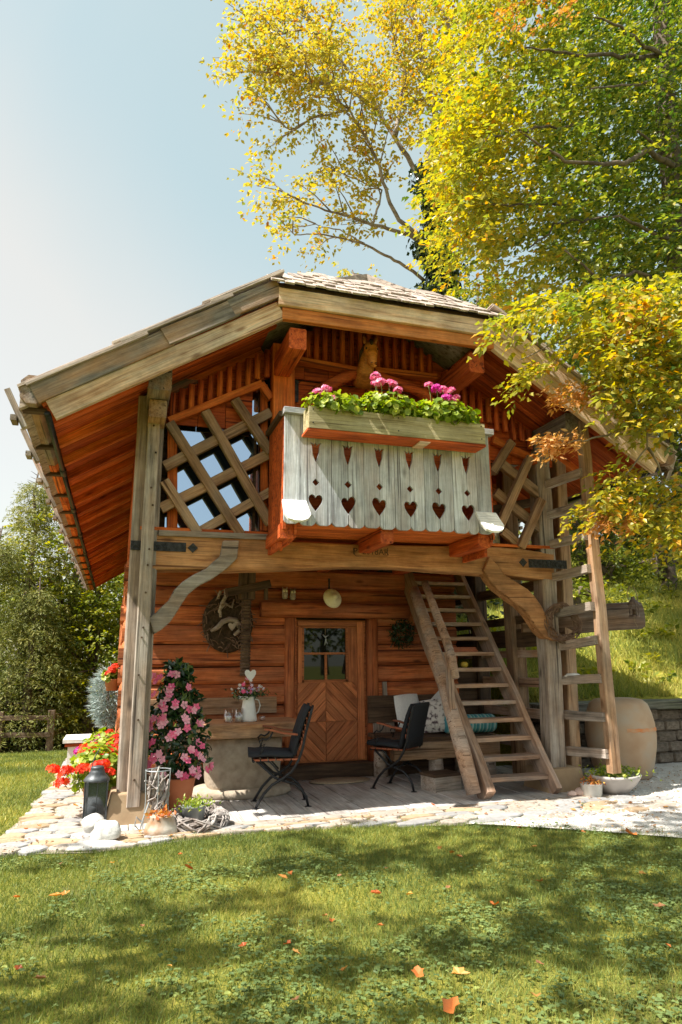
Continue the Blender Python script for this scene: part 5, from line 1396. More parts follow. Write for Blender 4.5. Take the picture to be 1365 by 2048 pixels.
MB().lathe([(.02, .02), (.02, .08), (0, .085)], 8).build('candle', DARKW, t)
MB().tube([(-.05, 0, .15), (-.07, 0, .25), (-.03, 0, .32), (.03, 0, .31), (.06, 0, .22), (.055, 0, .15)], .004, 5).build('handle', ROPE, t)
MB().tube([(-.03, -.03, .02), (-.03, -.03, -.05), (0, -.03, -.11)], .003, 5).build('cord', ROPE, t)

# dry stone retaining wall with a plank on top
t = thing('stone_wall', 'dark dry stone retaining wall topped by a mossy plank', 'wall', (4.95, 1.15, 0))
DST = plain('dark_wall_stone', (.20,.16,.125), (.10,.08,.06), rough=.95, scale=6, bump=.5)
smesh = []
for i in range(8):
    import bmesh
    bm = bmesh.new(); bmesh.ops.create_cube(bm, size=1); bmesh.ops.bevel(bm, geom=list(bm.edges), offset=.14, segments=1, affect='EDGES')
    for v in bm.verts: v.co += Vector((R.uniform(-.06, .06), R.uniform(-.08, .08), R.uniform(-.06, .06)))
    me = bpy.data.meshes.new('stone'); bm.to_mesh(me); bm.free(); me.materials.append(DST); smesh.append(me)
z = 0
for row in range(5):
    x = -.5 + R.uniform(0, .1); h = .128
    while x < 3.6:
        w_ = R.uniform(.16, .36)
        o = bpy.data.objects.new('stone', R.choice(smesh)); link(o, t); o.location = (x + w_/2, .05 + R.uniform(-.02, .02), z + h/2); o.scale = (w_, .3, h*1.05)
        x += w_*.98
    z += h
beam('coping_plank', (-.6, -.02, .70), (3.8, -.02, .70), .42, .10, wood('mossy_plank', (.05,.045,.035), (.16,.15,.12), (.30,.29,.25), patch=(.1,.12,.05), patch_amt=.6), t, wob=.004)
MB().box((-.6, .2, -.1), (3.8, .26, .7)).build('backing', SOIL, t)

# ------------------------------------------------------------------ far fence on the left
F0 = [(-9.5, 10.2), (-6.6, 10.9), (-3.7, 11.6), (-1.75, 12.2), (.3, 14.5)]
F0 = []
for px in (-150, -60, 10, 112, 175, 235):
    d = PX(px, 1330, 13.0 if px < 120 else 13.0 + (px-112)*.05); F0.append((d.x, d.y))
t = thing('rail_fence', 'weathered two rail wooden fence at the far left edge of the lawn', 'fence')
for i, (x, y) in enumerate(F0):
    z = lawn_h(x, y); beam('post', (x, y, z - .1), (x, y, z + 1.0), .17, .17, FENCEW, t, up=(0, 1, 0), wob=.006)
for (x0, y0), (x1, y1) in zip(F0[:-1], F0[1:]):
    for h in (.42, .82): beam('rail', (x0, y0 - .08, lawn_h(x0, y0) + h + .03), (x1, y1 - .08, lawn_h(x1, y1) + h), .05, .11, FENCEW, t, wob=.004)
# ------------------------------------------------------------------ trees
YEL = leafmat('yellow_autumn_leaf', [(0, (.48, .20, .04)), (.12, (.52, .35, .06)), (.5, (.47, .38, .08)), (.85, (.34, .34, .07)), (1, (.19, .25, .05))], trans=.5, rough=.4)
YGR = leafmat('yellow_green_leaf', [(0, (.60, .30, .03)), (.05, (.58, .44, .04)), (.35, (.38, .35, .06)), (.65, (.23, .27, .045)), (.85, (.12, .17, .03)), (1, (.06, .11, .02))], trans=.5, rough=.38, spec=.5)
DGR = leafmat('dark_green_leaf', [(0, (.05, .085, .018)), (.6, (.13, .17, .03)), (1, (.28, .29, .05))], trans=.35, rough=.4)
MGR = leafmat('mid_green_leaf', [(0, (.07, .11, .02)), (.6, (.23, .26, .04)), (1, (.48, .43, .05))], trans=.45, rough=.4)
IVY = leafmat('ivy_leaf', [(0, (.02, .045, .012)), (.7, (.05, .09, .02)), (1, (.12, .16, .04))], trans=.15, rough=.28, spec=.6)
CONIF = leafmat('conifer_needle', [(0, (.07, .09, .025)), (.6, (.19, .21, .05)), (1, (.34, .32, .10))], trans=.3, rough=.6)
SEED = leafmat('hornbeam_seed', [(0, (.55, .26, .08)), (.6, (.68, .36, .12)), (1, (.75, .50, .22))], trans=.45, rough=.6)
def sprays(cs, dirs, length, per, leaf, width, tint_m, tint_s, name, mat, parent, droop=.25, flat=.5, shape='leaf'):
    """short twigs with leaves along both sides, all in one mesh"""
    k = len(cs); dirs = dirs / np.linalg.norm(dirs, axis=1, keepdims=True)
    t = NR.random((k, per)); L = (length * NR.uniform(.6, 1.2, (k, 1)))
    side = np.cross(dirs, np.array([0, 0, 1.0])); side /= (np.linalg.norm(side, axis=1, keepdims=True) + 1e-6)
    sg = NR.choice([-1, 1], (k, per))
    pos = cs[:, None, :] + dirs[:, None, :] * (t * L)[..., None] + side[:, None, :] * (sg * NR.uniform(.0, .25, (k, per)) * L * (1 - t*.6))[..., None]
    pos[..., 2] -= droop * (t * L)**2 / length + NR.normal(size=(k, per)) * .02
    d = dirs[:, None, :] * .6 + side[:, None, :] * (sg * .8)[..., None] + NR.normal(size=(k, per, 3)) * .35; d[..., 2] -= .35
    n = np.array([0, 0, 1.0]) + NR.normal(size=(k, per, 3)) * flat
    q = k * per
    tint_m = np.asarray(tint_m, float).reshape(-1, 1) if hasattr(tint_m, '__len__') else tint_m
    tint = np.clip((NR.normal(tint_m, tint_s, (k, 1)) + NR.normal(0, .16, (k, per))), 0, 1).ravel()
    Lf = NR.uniform(*leaf, q)
    o = leaf_object(name, pos.reshape(-1, 3), d.reshape(-1, 3), n.reshape(-1, 3), Lf, Lf * width, tint, mat, parent, shape=shape)
    o['kind'] = 'stuff'
    return o
def limb(pts, r0, r1, mat, parent, name='limb', n=7):
    P = [Vector(p) for p in pts]
    # smooth resample with a little wander
    out_ = []
    for a, b in zip(P[:-1], P[1:]):
        for j in range(4):
            out_.append(a.lerp(b, j/4) + Vector((R.uniform(-1, 1), R.uniform(-1, 1), R.uniform(-1, 1))) * (b - a).length * .03)
    out_.append(P[-1])
    m_ = len(out_)
    return MB().tube(out_, [r0 + (r1 - r0) * (i / (m_-1))**.8 for i in range(m_)], n).build(name, mat, parent, smooth=True), out_
def PA(px, py, Y): return np.array(PX(px, py, Y))

def region(poly, Ys, count, name, mat, leaf, tm, ts, per=16, ln=.55, parent=None, dirx=-1, droop=.3, flat=.55, wid=.55, weight=None):
    P = poly; xs_ = [p[0] for p in P]; ys_ = [p[1] for p in P]
    C_ = []; D_ = []; T_ = []
    while len(C_) < count:
        x = R.uniform(min(xs_), max(xs_)); y = R.uniform(min(ys_), max(ys_))
        if not in_poly(x, y, P): continue
        if weight and R.random() > weight(x, y): continue
        Y = R.uniform(*Ys)
        C_.append(PX(x, y, Y)); T_.append(tm(x, y) if callable(tm) else tm); D_.append((dirx * R.uniform(.2, 1.2), R.uniform(-.9, .5), R.uniform(-.5, .25)))
    return sprays(np.array([tuple(p) for p in C_]), np.array(D_), ln, per, leaf, wid, np.array(T_), ts, name, mat, parent, droop, flat)
# --- tree with ivy on its trunk, thin yellow crown over the roof
t = thing('ivy_tree', 'tall thin yellow leaved tree with ivy climbing its trunk behind the roof', 'tree')
YT = 6.0
b0 = PX(915, 1100, 5.6); b0.z = hill_h(b0.x, 5.6) - .2
trunk_pts = [b0, PX(895, 700, YT), PX(880, 580, YT), PX(868, 480, YT), PX(856, 330, YT)]
limb(trunk_pts, .30, .13, BARK, t, 'trunk', 10)
limb([PX(882, 560, YT), PX(885, 520, 6.0), PX(884, 480, 6.2)], .09, .05, BARK, t)
crown_c = []; crown_d = []
def branch(px, r0, r1, dY=0, sub=9, sl=.9, leafy=(.25, 1.0)):
    pts = [PX(a, b, YT + dY * i) for i, (a, b) in enumerate(px)]
    o, path_ = limb(pts, r0, r1, BARKP, t)
    m_ = len(path_)
    for j in range(sub):
        f = leafy[0] + (leafy[1] - leafy[0]) * (j + R.random()) / sub
        i = min(int(f * (m_-1)), m_-2)
        p = path_[i]; d = (path_[i+1] - p).normalized()
        dv = (d + Vector((R.uniform(-.9, .9), R.uniform(-1, 1), R.uniform(-.35, .9)))).normalized()
        e = p + dv * sl * R.uniform(.6, 1.3)
        mid = p.lerp(e, .5) + Vector((0, 0, .06))
        MB().tube([p, mid, e], [.018, .012, .005], 5).build('twig', BARKP, t)
        for q in range(9):
            g = R.uniform(.25, 1.0); c = p.lerp(e, g) + Vector((R.gauss(0, .12), R.gauss(0, .18), R.gauss(0, .12)))
            crown_c.append(c); crown_d.append(dv + Vector((R.uniform(-.8, .8), R.uniform(-.8, .8), R.uniform(-.5, .3))))
branch([(852,375),(815,315),(775,250),(735,190),(690,130),(640,70),(600,10),(580,-60)], .065, .015, .12, 26)
branch([(790,275),(800,220),(810,150),(790,80),(770,-20)], .06, .015, .2, 20)
branch([(758,225),(700,180),(640,165),(580,150),(520,145)], .05, .012, -.15, 18)
branch([(850,480),(800,440),(775,395),(760,330),(735,280),(700,220),(660,190),(610,160)], .055, .012, -.1, 24, leafy=(.35, 1))
branch([(700,220),(640,230),(580,260),(540,230)], .03, .01, -.1, 8)
branch([(860,500),(820,470),(785,460),(745,448),(700,432),(650,420),(600,400),(560,380)], .06, .008, -.12, 11, .7)
branch([(745,448),(755,420),(765,380),(740,370),(690,350),(650,330)], .03, .008, .1, 9, .6)
branch([(850,560),(800,525),(760,505),(730,487),(680,475),(640,468),(590,470),(575,455)], .04, .006, -.1, 3, .5, leafy=(.5, 1))
branch([(730,487),(680,460),(630,450),(560,460)], .02, .005, .1, 3, .5, leafy=(.7, 1))
branch([(640,70),(600,60),(560,70),(510,60)], .03, .01, .1, 10)
branch([(690,130),(640,110),(590,105),(545,110),(500,140)], .03, .01, -.1, 12)
branch([(870,330),(880,250),(900,160),(900,60),(890,-40)], .09, .03, .1, 24)
branch([(856,330),(870,230),(850,130),(830,30),(840,-50)], .08, .02, .25, 24)
cc = np.array([tuple(p) for p in crown_c]); cdir = np.array([tuple(p) for p in crown_d])
sprays(cc, cdir, .45, 9, (.07, .125), .62, .52, .15, 'crown', YEL, t, droop=.4, flat=.8)
k = 5200
u = NR.random(k); tp = [np.array(p) for p in trunk_pts[1:]]
seg = np.minimum((u * 3).astype(int), 2); f = u * 3 - seg
pa = np.array([tp[i] for i in seg]); pb = np.array([tp[i+1] for i in seg])
c = pa + (pb - pa) * f[:, None]; a = NR.uniform(0, 6.28, k); q = (.26 + .26*NR.random(k)**2) * np.interp(u, [0, .6, 1], [1.5, 1.0, .7]) * (.8 + .4*np.sin(u*19 + a))
nd = np.stack([np.cos(a), np.sin(a), np.full(k, .25)], 1)
c = c + nd * q[:, None]
dd = np.stack([NR.normal(size=k)*.6, NR.normal(size=k)*.6, np.full(k, -.8)], 1)
leaf_object('ivy', c, dd, nd + NR.normal(size=(k, 3))*.4, NR.uniform(.08, .14, k), NR.uniform(.07, .12, k), NR.random(k), IVY, t)['kind'] = 'stuff'

region([(600,-60),(540,40),(520,140),(600,190),(690,150),(760,230),(850,330),(930,360),(1000,280),(1000,-60)], (5.0, 7.4), 620, 'crown', YEL, (.07, .12), .45, .17, 10, .5, t, weight=lambda x, y: 1.0 if pnoise(Vector((x*.016, y*.018, 8.0))) > -.12 else .15)
region([(885,270),(850,400),(840,470),(900,590),(1010,640),(1020,380),(960,300)], (1.5, 5.0), 260, 'crown', YGR, (.075, .12), .40, .18, 11, .5, t)
# --- big yellow green tree at the right, its branches hang over the roof corner
t = thing('hornbeam_tree', 'large yellow green tree at the right whose branches hang over the roof corner', 'tree')
tb_ = Vector((10.6, 4.4, hill_h(10.6, 4.4) - .3))
limb([tb_, PX(1400, 780, 3.8), PX(1365, 560, 3.3), PX(1338, 350, 3.1), PX(1330, 120, 3.0), PX(1310, -120, 3.0)], .34, .15, BARK, t, 'trunk', 10)
for px, r_ in (([(1345,330),(1300,300),(1250,325),(1190,325),(1130,322),(1080,290),(1040,262)], .07), ([(1340,110),(1290,95),(1240,55),(1190,35)], .06), ([(1340,105),(1260,112),(1180,112),(1110,102),(1050,95)], .06),
               ([(1345,160),(1290,168),(1230,172),(1180,178)], .04), ([(1330,300),(1300,285),(1275,262)], .06), ([(1340,480),(1290,460),(1240,430),(1180,440)], .05), ([(1180,250),(1100,255),(1040,262),(980,275),(960,290)], .035), ([(1340,560),(1270,545),(1200,560),(1130,500)], .05), ([(1180,440),(1110,450),(1060,495)], .03), ([(1140,405),(1040,408),(965,408)], .03)):
    limb([PX(a, b, max(1.15, 2.0 - .35*i)) for i, (a, b) in enumerate(px)], r_*.8, .012, BARK, t)
def holes(x, y):
    v = pnoise(Vector((x*.011, y*.014, 2.0)))
    e = np.interp(x - 60*pnoise(Vector((x*.02, y*.02, 0))), [880, 1010], [.15, 1.0])
    return (1.0 if v > -.2 else .10) * e
region([(905,-160),(890,60),(880,170),(905,300),(935,400),(920,470),(960,540),(1010,610),(1150,640),(1560,640),(1560,-160)], (1.2, 4.6), 4300, 'crown', YGR, (.07, .135), lambda x, y: np.interp(x, [880, 960, 1080, 1200, 1365], [.26, .36, .54, .70, .82]) - .12*smooth(420, 620, y), .17, 14, .62, t, weight=holes, droop=.45)
region([(1120,-100),(1100,300),(1150,640),(1250,760),(1560,760),(1560,-100)], (3.6, 7.5), 2600, 'crown', YGR, (.11, .17), .84, .14, 15, .8, t)
region([(880,250),(905,330),(900,440),(960,470),(1080,380),(1050,180),(960,150)], (1.0, 3.0), 480, 'crown', YGR, (.075, .12), .36, .12, 14, .55, t)
region([(1005,640),(1000,690),(1030,690),(1060,650),(1110,640),(1170,690),(1215,740),(1290,860),(1400,860),(1400,560),(1240,560),(1120,590)], (-1.5, -.95), 330, 'crown', YGR, (.06, .095), .42, .17, 14, .42, t, droop=.5)
region([(1250,560),(1210,640),(1200,760),(1260,850),(1480,850),(1480,560)], (-1.7, -.95), 270, 'crown', YGR, (.06, .095), .30, .14, 14, .42, t, droop=.5)
region([(1215,945),(1185,1000),(1180,1045),(1225,1020),(1260,1030),(1300,1070),(1400,1100),(1400,960),(1330,960),(1270,920)], (-1.4, -.8), 190, 'crown', YGR, (.055, .085), .32, .18, 13, .34, t, droop=.6)
region([(1040,775),(1060,735),(1110,710),(1120,725),(1070,765)], (-1.3, -1.0), 22, 'crown', YGR, (.055, .085), .35, .12, 12, .3, t, droop=.6)
for px in ([(1420,640),(1330,700),(1290,800),(1296,895),(1250,950),(1215,965)], [(1296,895),(1318,930),(1325,965)], [(1296,800),(1310,835),(1365,830)], [(1330,760),(1240,790),(1180,795),(1150,800),(1120,785)], [(1420,640),(1300,640),(1200,650),(1100,690),(1040,720)], [(1310,870),(1230,865),(1170,880),(1100,890)], [(1235,775),(1190,785),(1150,775)]):
    limb([PX(a, b, -1.15) for a, b in px], .016, .005, BARKP, t, 'twig', 6)
limb([PX(1345, 560, 3.2), PX(1390, 560, 1.0), PX(1420, 640, -1.15)], .06, .02, BARK, t)
region([(1090,800),(1100,770),(1150,760),(1205,775),(1190,800),(1120,815)], (-1.3, -1.1), 34, 'seed_clusters', SEED, (.05, .075), .5, .2, 12, .16, t, droop=.6, flat=1.2, wid=.35)
region([(1068,880),(1080,870),(1150,862),(1195,870),(1180,890),(1100,905)], (-1.3, -1.1), 34, 'seed_clusters', SEED, (.05, .075), .6, .2, 12, .16, t, droop=.6, flat=1.2, wid=.35)
region([(1230,590),(1215,680),(1330,700),(1365,600)], (-1.5, -1.2), 40, 'seed_clusters', SEED, (.05, .075), .3, .2, 12, .16, t, droop=.6, flat=1.2, wid=.35)
region([(1010,-20),(1010,60),(1080,60),(1160,40),(1160,-20)], (1.0, 1.4), 34, 'seed_clusters', SEED, (.06, .09), .3, .2, 12, .2, t, droop=.6, flat=1.2, wid=.4)
region([(1170,1020),(1165,1060),(1270,1070),(1280,1030)], (-1.3, -1.1), 26, 'seed_clusters', SEED, (.05, .075), .2, .2, 10, .14, t, droop=.6, flat=1.2, wid=.4)

# --- small tree whose tips show above the ridge
t = thing('sapling', 'thin yellow tree tips showing just above the roof ridge by the cowl', 'tree')
bs_ = PX(722, 700, 11.0); bs_.z = .0
limb([bs_, PX(715, 600, 11.0), PX(705, 540, 11.0)], .08, .02, BARK, t, 'trunk')
region([(675,555),(685,520),(720,545),(760,530),(768,570),(740,640),(680,640)], (10.6, 11.6), 60, 'crown', YEL, (.09, .14), .7, .2, 9, .4, t)

# --- trees behind the left lawn
def crown_cloud(c, ext, n):
    p = NR.normal(size=(n, 3)); p /= np.linalg.norm(p, axis=1, keepdims=True); p *= NR.random((n, 1))**.38
    a = np.array([pnoise(Vector((float(q[0])*1.7 + c[0], float(q[1])*1.7, float(q[2])*1.7 + c[2]))) for q in p])
    p = p[a > -.18]
    return p * np.array(ext) + np.array(c), p
def broadleaf(label, base, h, ext, n, mat, leaf, tm, group=None, lift=.55, name='broadleaf_tree'):
    t = thing(name, label, 'tree', (0, 0, 0), 0, group)
    x, y = base; z = lawn_h(x, y) - .1 if x < 4 else hill_h(x, y) - .2
    limb([(x, y, z), (x + R.uniform(-.2, .2), y, z + h*.3), (x + R.uniform(-.3, .3), y, z + h*.62), (x, y, z + h*.9)], .2 + h*.012, .04, BARK, t, 'trunk', 8)
    c = (x, y, z + h - ext[2])
    for j in range(7):
        a = R.uniform(0, 6.28); f = R.uniform(.25, .6)
        p = Vector((x, y, z + h*f)); e = Vector((x + math.cos(a)*ext[0]*.7, y + math.sin(a)*ext[1]*.7, z + h*f + ext[2]*.55))
        limb([p, p.lerp(e, .5) + Vector((0, 0, .2)), e], .08, .02, BARK, t)
    cc_, pp_ = crown_cloud(c, ext, n)
    sprays(cc_, pp_ + NR.normal(size=pp_.shape)*.5 + np.array([0, 0, .15]), .5, 12, leaf, .6, tm, .2, 'crown', mat, t)
    return t
def conifer(label, base, h, r_, n, tm, bare=.25, group=None):
    t = thing('conifer_tree', label, 'tree', (0, 0, 0), 0, group)
    x, y = base; z = lawn_h(x, y) - .1 if x < 4 else hill_h(x, y) - .2
    limb([(x, y, z), (x, y, z + h*.5), (x + .05, y, z + h)], .2, .015, BARK, t, 'trunk', 8)
    f = NR.random(n)**.8 * (1 - bare*.3); a = NR.uniform(0, 6.28, n); q = r_ * (1 - f)**.8 * (NR.random(n)**.35) * np.where(f > 1 - bare, .5, 1)
    cs = np.stack([x + np.cos(a)*q, y + np.sin(a)*q, z + .3 + f*(h - .3) - q*.25], 1)
    d = np.stack([np.cos(a), np.sin(a), np.full(n, -.25)], 1) + NR.normal(size=(n, 3))*.25
    sprays(cs, d, .5, 18, (.07, .12), .22, tm, .2, 'needles', CONIF, t, droop=.3, flat=.6)
    for j in range(16):
        ff = .75 + .25*j/16; aa = R.uniform(0, 6.28); rr = r_*(1-ff)*.9 + .1
        MB().tube([(x, y, z + h*ff), (x + math.cos(aa)*rr, y + math.sin(aa)*rr, z + h*ff + .1)], [.012, .004], 4).build('bare_twig', BARK, t)
    return t
def at_px(px, Y): p = PX(px, 1330, Y); return (p.x, p.y)
conifer('spruce with bare spire top at the far left edge', at_px(42, 15.5), 8.2, 2.2, 1500, .72)
conifer('lower dark spruce before the bare topped one, at the left edge', at_px(-25, 14.2), 6.0, 2.2, 1200, .5)
conifer('young spruce with feathery branches in front of the left trees', at_px(62, 14.0), 4.6, 1.6, 900, .6)
broadleaf('yellow green broadleaf tree under the left eave', at_px(135, 16.5), 7.6, (2.2, 2.0, 2.6), 1300, MGR, (.09, .15), .62)
broadleaf('dark broadleaf tree at the left cabin wall behind the fence', at_px(190, 16.0), 5.6, (1.9, 1.6, 2.4), 1100, MGR, (.09, .14), .52)
broadleaf('dark green tree between the spruces and the yellow green tree', at_px(100, 17.0), 6.2, (2.4, 2.0, 3.0), 1300, MGR, (.10, .16), .5)
broadleaf('pale flowering bush behind the corner of the rail fence', at_px(190, 14.4), 2.2, (1.3, .8, 1.0), 420, MGR, (.07, .11), .9, name='bush')
broadleaf('dark bush under the spruces behind the rail fence', at_px(20, 14.6), 2.4, (2.2, .9, 1.2), 600, DGR, (.08, .13), .45, name='bush')
broadleaf('leafy bush behind the fence under the dark trees', at_px(110, 14.8), 2.6, (1.8, .9, 1.3), 550, DGR, (.08, .13), .55, name='bush')
c_ = np.stack([NR.uniform(-22, 6, 1500), NR.uniform(19, 27, 1500), NR.uniform(-1.5, 5.2, 1500)], 1)
c_[:, 2] += .8*np.sin(c_[:, 0]*.8)
f_ = sprays(c_, rnd_dirs(1500), 1.0, 16, (.2, .34), .6, .35, .2, 'far_woodland', DGR, None); f_['kind'] = 'stuff'
# --- woods on the right hillside
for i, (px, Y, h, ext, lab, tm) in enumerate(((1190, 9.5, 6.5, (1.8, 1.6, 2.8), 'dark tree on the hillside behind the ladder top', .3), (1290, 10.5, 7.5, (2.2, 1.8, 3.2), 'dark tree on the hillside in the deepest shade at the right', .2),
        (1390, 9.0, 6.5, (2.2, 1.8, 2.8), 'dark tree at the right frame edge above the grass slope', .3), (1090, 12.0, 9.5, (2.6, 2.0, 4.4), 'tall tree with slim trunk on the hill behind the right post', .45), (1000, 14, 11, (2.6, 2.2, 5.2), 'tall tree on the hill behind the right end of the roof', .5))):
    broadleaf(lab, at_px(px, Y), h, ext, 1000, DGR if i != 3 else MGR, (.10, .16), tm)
for (px, Y, hh_, sx, lab) in ((1250, 7.4, 2.6, 1.1, 'tall dark bush on the slope above the end of the hollow log'), (1340, 8.2, 2.8, 1.3, 'tall dark bush on the slope at the right frame edge'), (1185, 7.0, 2.2, .9, 'dark bush on the slope seen just right of the ladder pole'), (1225, 6.6, 1.0, .8, 'sprawling leafy bush on the slope right of the ladder'), (1345, 5.6, 1.3, .9, 'light green bush on the slope at the right edge'), (1150, 5.0, .9, .7, 'dark shrub on the slope behind the twig wreath'), (1300, 8.0, 1.5, 1.3, 'wide shrub at the top of the grass slope')):
    broadleaf(lab, at_px(px, Y), hh_, (sx, sx*.8, hh_*.5), 170 if hh_ < 2 else 420, MGR if hh_ < 2 else DGR, (.06, .11), .5, name='shrub')
t = thing('garden_shrub', 'green shrub with pale leaves seen through the gap above the stair', 'shrub')
p = PX(935, 1165, 3.2)
k = 800; c = NR.normal(size=(k, 3))*np.array([.5, .3, .4]) + np.array(tuple(p))
leaf_object('foliage', c, rnd_dirs(k), rnd_dirs(k, .6), NR.uniform(.06, .11, k), NR.uniform(.04, .07, k), NR.random(k), IVY, t)['kind'] = 'stuff'
limb([(p.x, 3.2, hill_h(p.x, 3.2) - .1), (p.x, 3.2, p.z)], .03, .01, BARK, t, 'stem')
# --- tall tree beside the camera, outside the picture, that shades the lawn
t = thing('shade_tree', 'tall leafy tree at the left of the lawn that dapples it with shade', 'tree')
limb([(-7.5, -7.6, -.3), (-7.2, -7.4, 3), (-6.4, -7.0, 5.6), (-5.6, -6.6, 8)], .3, .08, BARK, t, 'trunk', 9)
for e in ((-3.0, -5.6, 7.4), (-2.2, -6.2, 7.8), (-5, -4.0, 7.0), (-8.5, -4.6, 7.0), (-5.8, -2.6, 7.2), (-1.2, -5.4, 8.2)):
    limb([(-6.6, -7.1, 4.8), Vector((-6.6, -7.1, 4.8)).lerp(Vector(e), .5) + Vector((0, 0, .5)), e], .12, .02, BARK, t)
cs = []
def in_view(p):
    v = Vector(p) - CAM; d = v.dot(AX_F)
    return d > 0 and abs(v.dot(AX_R) / d) < .62 and -.9 < v.dot(AX_U) / d < .88
tries = 0
while len(cs) < 640 and tries < 60000:
    tries += 1
    x, y = R.uniform(-8.8, 1.0), R.uniform(-8.2, -2.2); z = R.uniform(6.2, 8.4)
    if in_view((x, y, z)) or in_view((x + .5, y + .4, z)): continue
    sx, sy = x + .667*z, y + .16*z
    if sx < .7 and sy > -2.1 and R.random() < .9: continue
    if pnoise(Vector((sx*.85, sy*.85, 1.5))) > -.13: cs.append((x, y, z))
sprays(np.array(cs), rnd_dirs(len(cs)), .5, 12, (.11, .18), .62, .5, .2, 'crown', MGR, t)

for i, (x, y, h) in enumerate(((-15, -31, 6), (-8.5, -34, 7), (-2, -32, 6), (4.5, -34, 7), (11.5, -31, 6.5), (18, -29, 6))):
    broadleaf('broadleaf tree in the row across the lawn', (x, y), h, (3.2, 2.4, h*.42), 420, MGR, (.2, .32), .5, group='row of trees across the lawn')
# ------------------------------------------------------------------ grass and leaves
GRASS = leafmat('grass_blade', [(0, (.10, .14, .04)), (.5, (.205, .255, .06)), (.8, (.35, .36, .08)), (1, (.56, .47, .13))], trans=.35, rough=.5, spec=.25)
CLOV = leafmat('clover_leaf', [(0, (.08, .13, .05)), (.6, (.165, .225, .075)), (1, (.28, .32, .09))], trans=.25, rough=.5, spec=.25)
def noise_arr(x, y, s, o): return np.array([pnoise(Vector((a*s, b*s, o))) for a, b in zip(x, y)])
def lawn_pts(n, x0, x1, y0, y1):
    x = NR.uniform(x0, x1, n); y = NR.uniform(y0, y1, n)
    fr = np.interp(x, [-20, -1.2, -1.16, -.4, .5, 1.5, 2.4, 2.62, 3.1, 3.6, 4.6, 7.5, 11], [99, 99, -.62, -.84, -.66, -.74, -.98, -1.16, -1.5, -1.93, -2.5, -3.6, -3.6])
    fr = fr + .05*np.sin(x*9) + .03*np.sin(x*23) + np.where(x > 2.3, np.abs(NR.normal(0, .12, len(x))) + .05, .02)
    pl = np.interp(y, [-.75, -.3, .6, 2.2, 6.5, 30], [-1.16, -1.1, -1.02, -.95, -.9, -.9])
    ok = np.where(y < -.55, (y < fr) | (x < pl), x < pl + .02)
    return x[ok], y[ok]
def lawn_z(x, y):
    return -.014 + .012*noise_arr(x, y, .6, 0) - np.where(y > 3, .085*np.clip(y - 3, 0, 11), 0)*(1 - np.clip((x + .5)/5.5, 0, 1)**2*(3 - 2*np.clip((x + .5)/5.5, 0, 1)))
def grass(n, box, hgt, wid, name='grass'):
    x, y = lawn_pts(n, *box); k = len(x)
    z = lawn_z(x, y)
    g = np.clip(.38 + .55*noise_arr(x, y, .9, 7) + NR.normal(0, .2, k), 0, 1)
    d = NR.normal(size=(k, 3))*.55; d[:, 2] = 1
    h = NR.uniform(*hgt, k) * (1 + .4*noise_arr(x, y, 2.2, 3))
    o = leaf_object(name, np.stack([x, y, z], 1), d, rnd_dirs(k), h, NR.uniform(*wid, k), g, GRASS, None, shape='blade'); o['kind'] = 'stuff'
grass(230000, (-2.6, 5.2, -4.3, -.6), (.022, .05), (.0025, .005))
grass(70000, (-5.5, -.9, -1.2, 4.5), (.03, .06), (.004, .008))
grass(60000, (-9, -.8, 4.5, 13.5), (.04, .08), (.008, .016))
# clover patches
x, y = lawn_pts(42000, -2.6, 4.6, -4.3, -.9)
m_ = noise_arr(x, y, 1.5, 11) + .5*noise_arr(x, y, 4.5, 21) + .16*NR.normal(size=len(x)) - .18*(y + 2.8) > .10
x, y = x[m_], y[m_]; z = lawn_z(x, y) + NR.uniform(.008, .03, len(x)); k = len(x)
a0 = NR.uniform(0, 6.28, k)
tl = np.clip(.5 + .4*noise_arr(x, y, 1.3, 2) + NR.normal(0, .18, k), 0, 1)
B_ = []; D_ = []; T_ = []; N_ = []
nn = np.array([0, 0, 1.0]) + NR.normal(size=(k, 3))*.22
for j in range(3):
    a = a0 + j*2.094
    d = np.stack([np.cos(a), np.sin(a), NR.normal(0, .15, k)], 1)
    B_.append(np.stack([x, y, z], 1)); D_.append(d); T_.append(tl); N_.append(nn)
sz = np.tile(NR.uniform(.009, .017, k), 3)
o = leaf_object('clover', np.concatenate(B_), np.concatenate(D_), np.concatenate(N_), sz, sz*1.05, np.concatenate(T_), CLOV, None, shape='oval'); o['kind'] = 'stuff'
# undergrowth on the slope
hn_ = 900
hx_ = NR.uniform(4.8, 13, hn_); hy_ = 1.8 + 8.5*NR.random(hn_)
hz_ = np.array([hill_h(a, b) for a, b in zip(hx_, hy_)]); pk = np.array([pnoise(Vector((a*.9, b*.9, 4.0))) for a, b in zip(hx_, hy_)]) > -.05
hx_, hy_, hz_ = hx_[pk], hy_[pk], hz_[pk]
dd_ = NR.normal(size=(len(hx_), 3))*.6; dd_[:, 2] = .8
sprays(np.stack([hx_, hy_, hz_], 1), dd_, .42, 16, (.07, .14), .5, .62, .25, 'undergrowth', MGR, None, droop=.5)
# hillside grass
x = NR.uniform(4.3, 13, 60000); y = 1.5 + 9*NR.random(60000)**1.3
z = np.array([hill_h(a, b) for a, b in zip(x, y)]); ok = z > .2; x, y, z = x[ok], y[ok], z[ok]; k = len(x)
d = NR.normal(size=(k, 3))*.5; d[:, 2] = 1
g = np.clip(.72 + .35*noise_arr(x, y, .8, 9) + NR.normal(0, .16, k), 0, 1)
o = leaf_object('hill_grass', np.stack([x, y, z - .01], 1), d, rnd_dirs(k), NR.uniform(.08, .26, k), NR.uniform(.008, .018, k), g, GRASS, None, shape='blade'); o['kind'] = 'stuff'
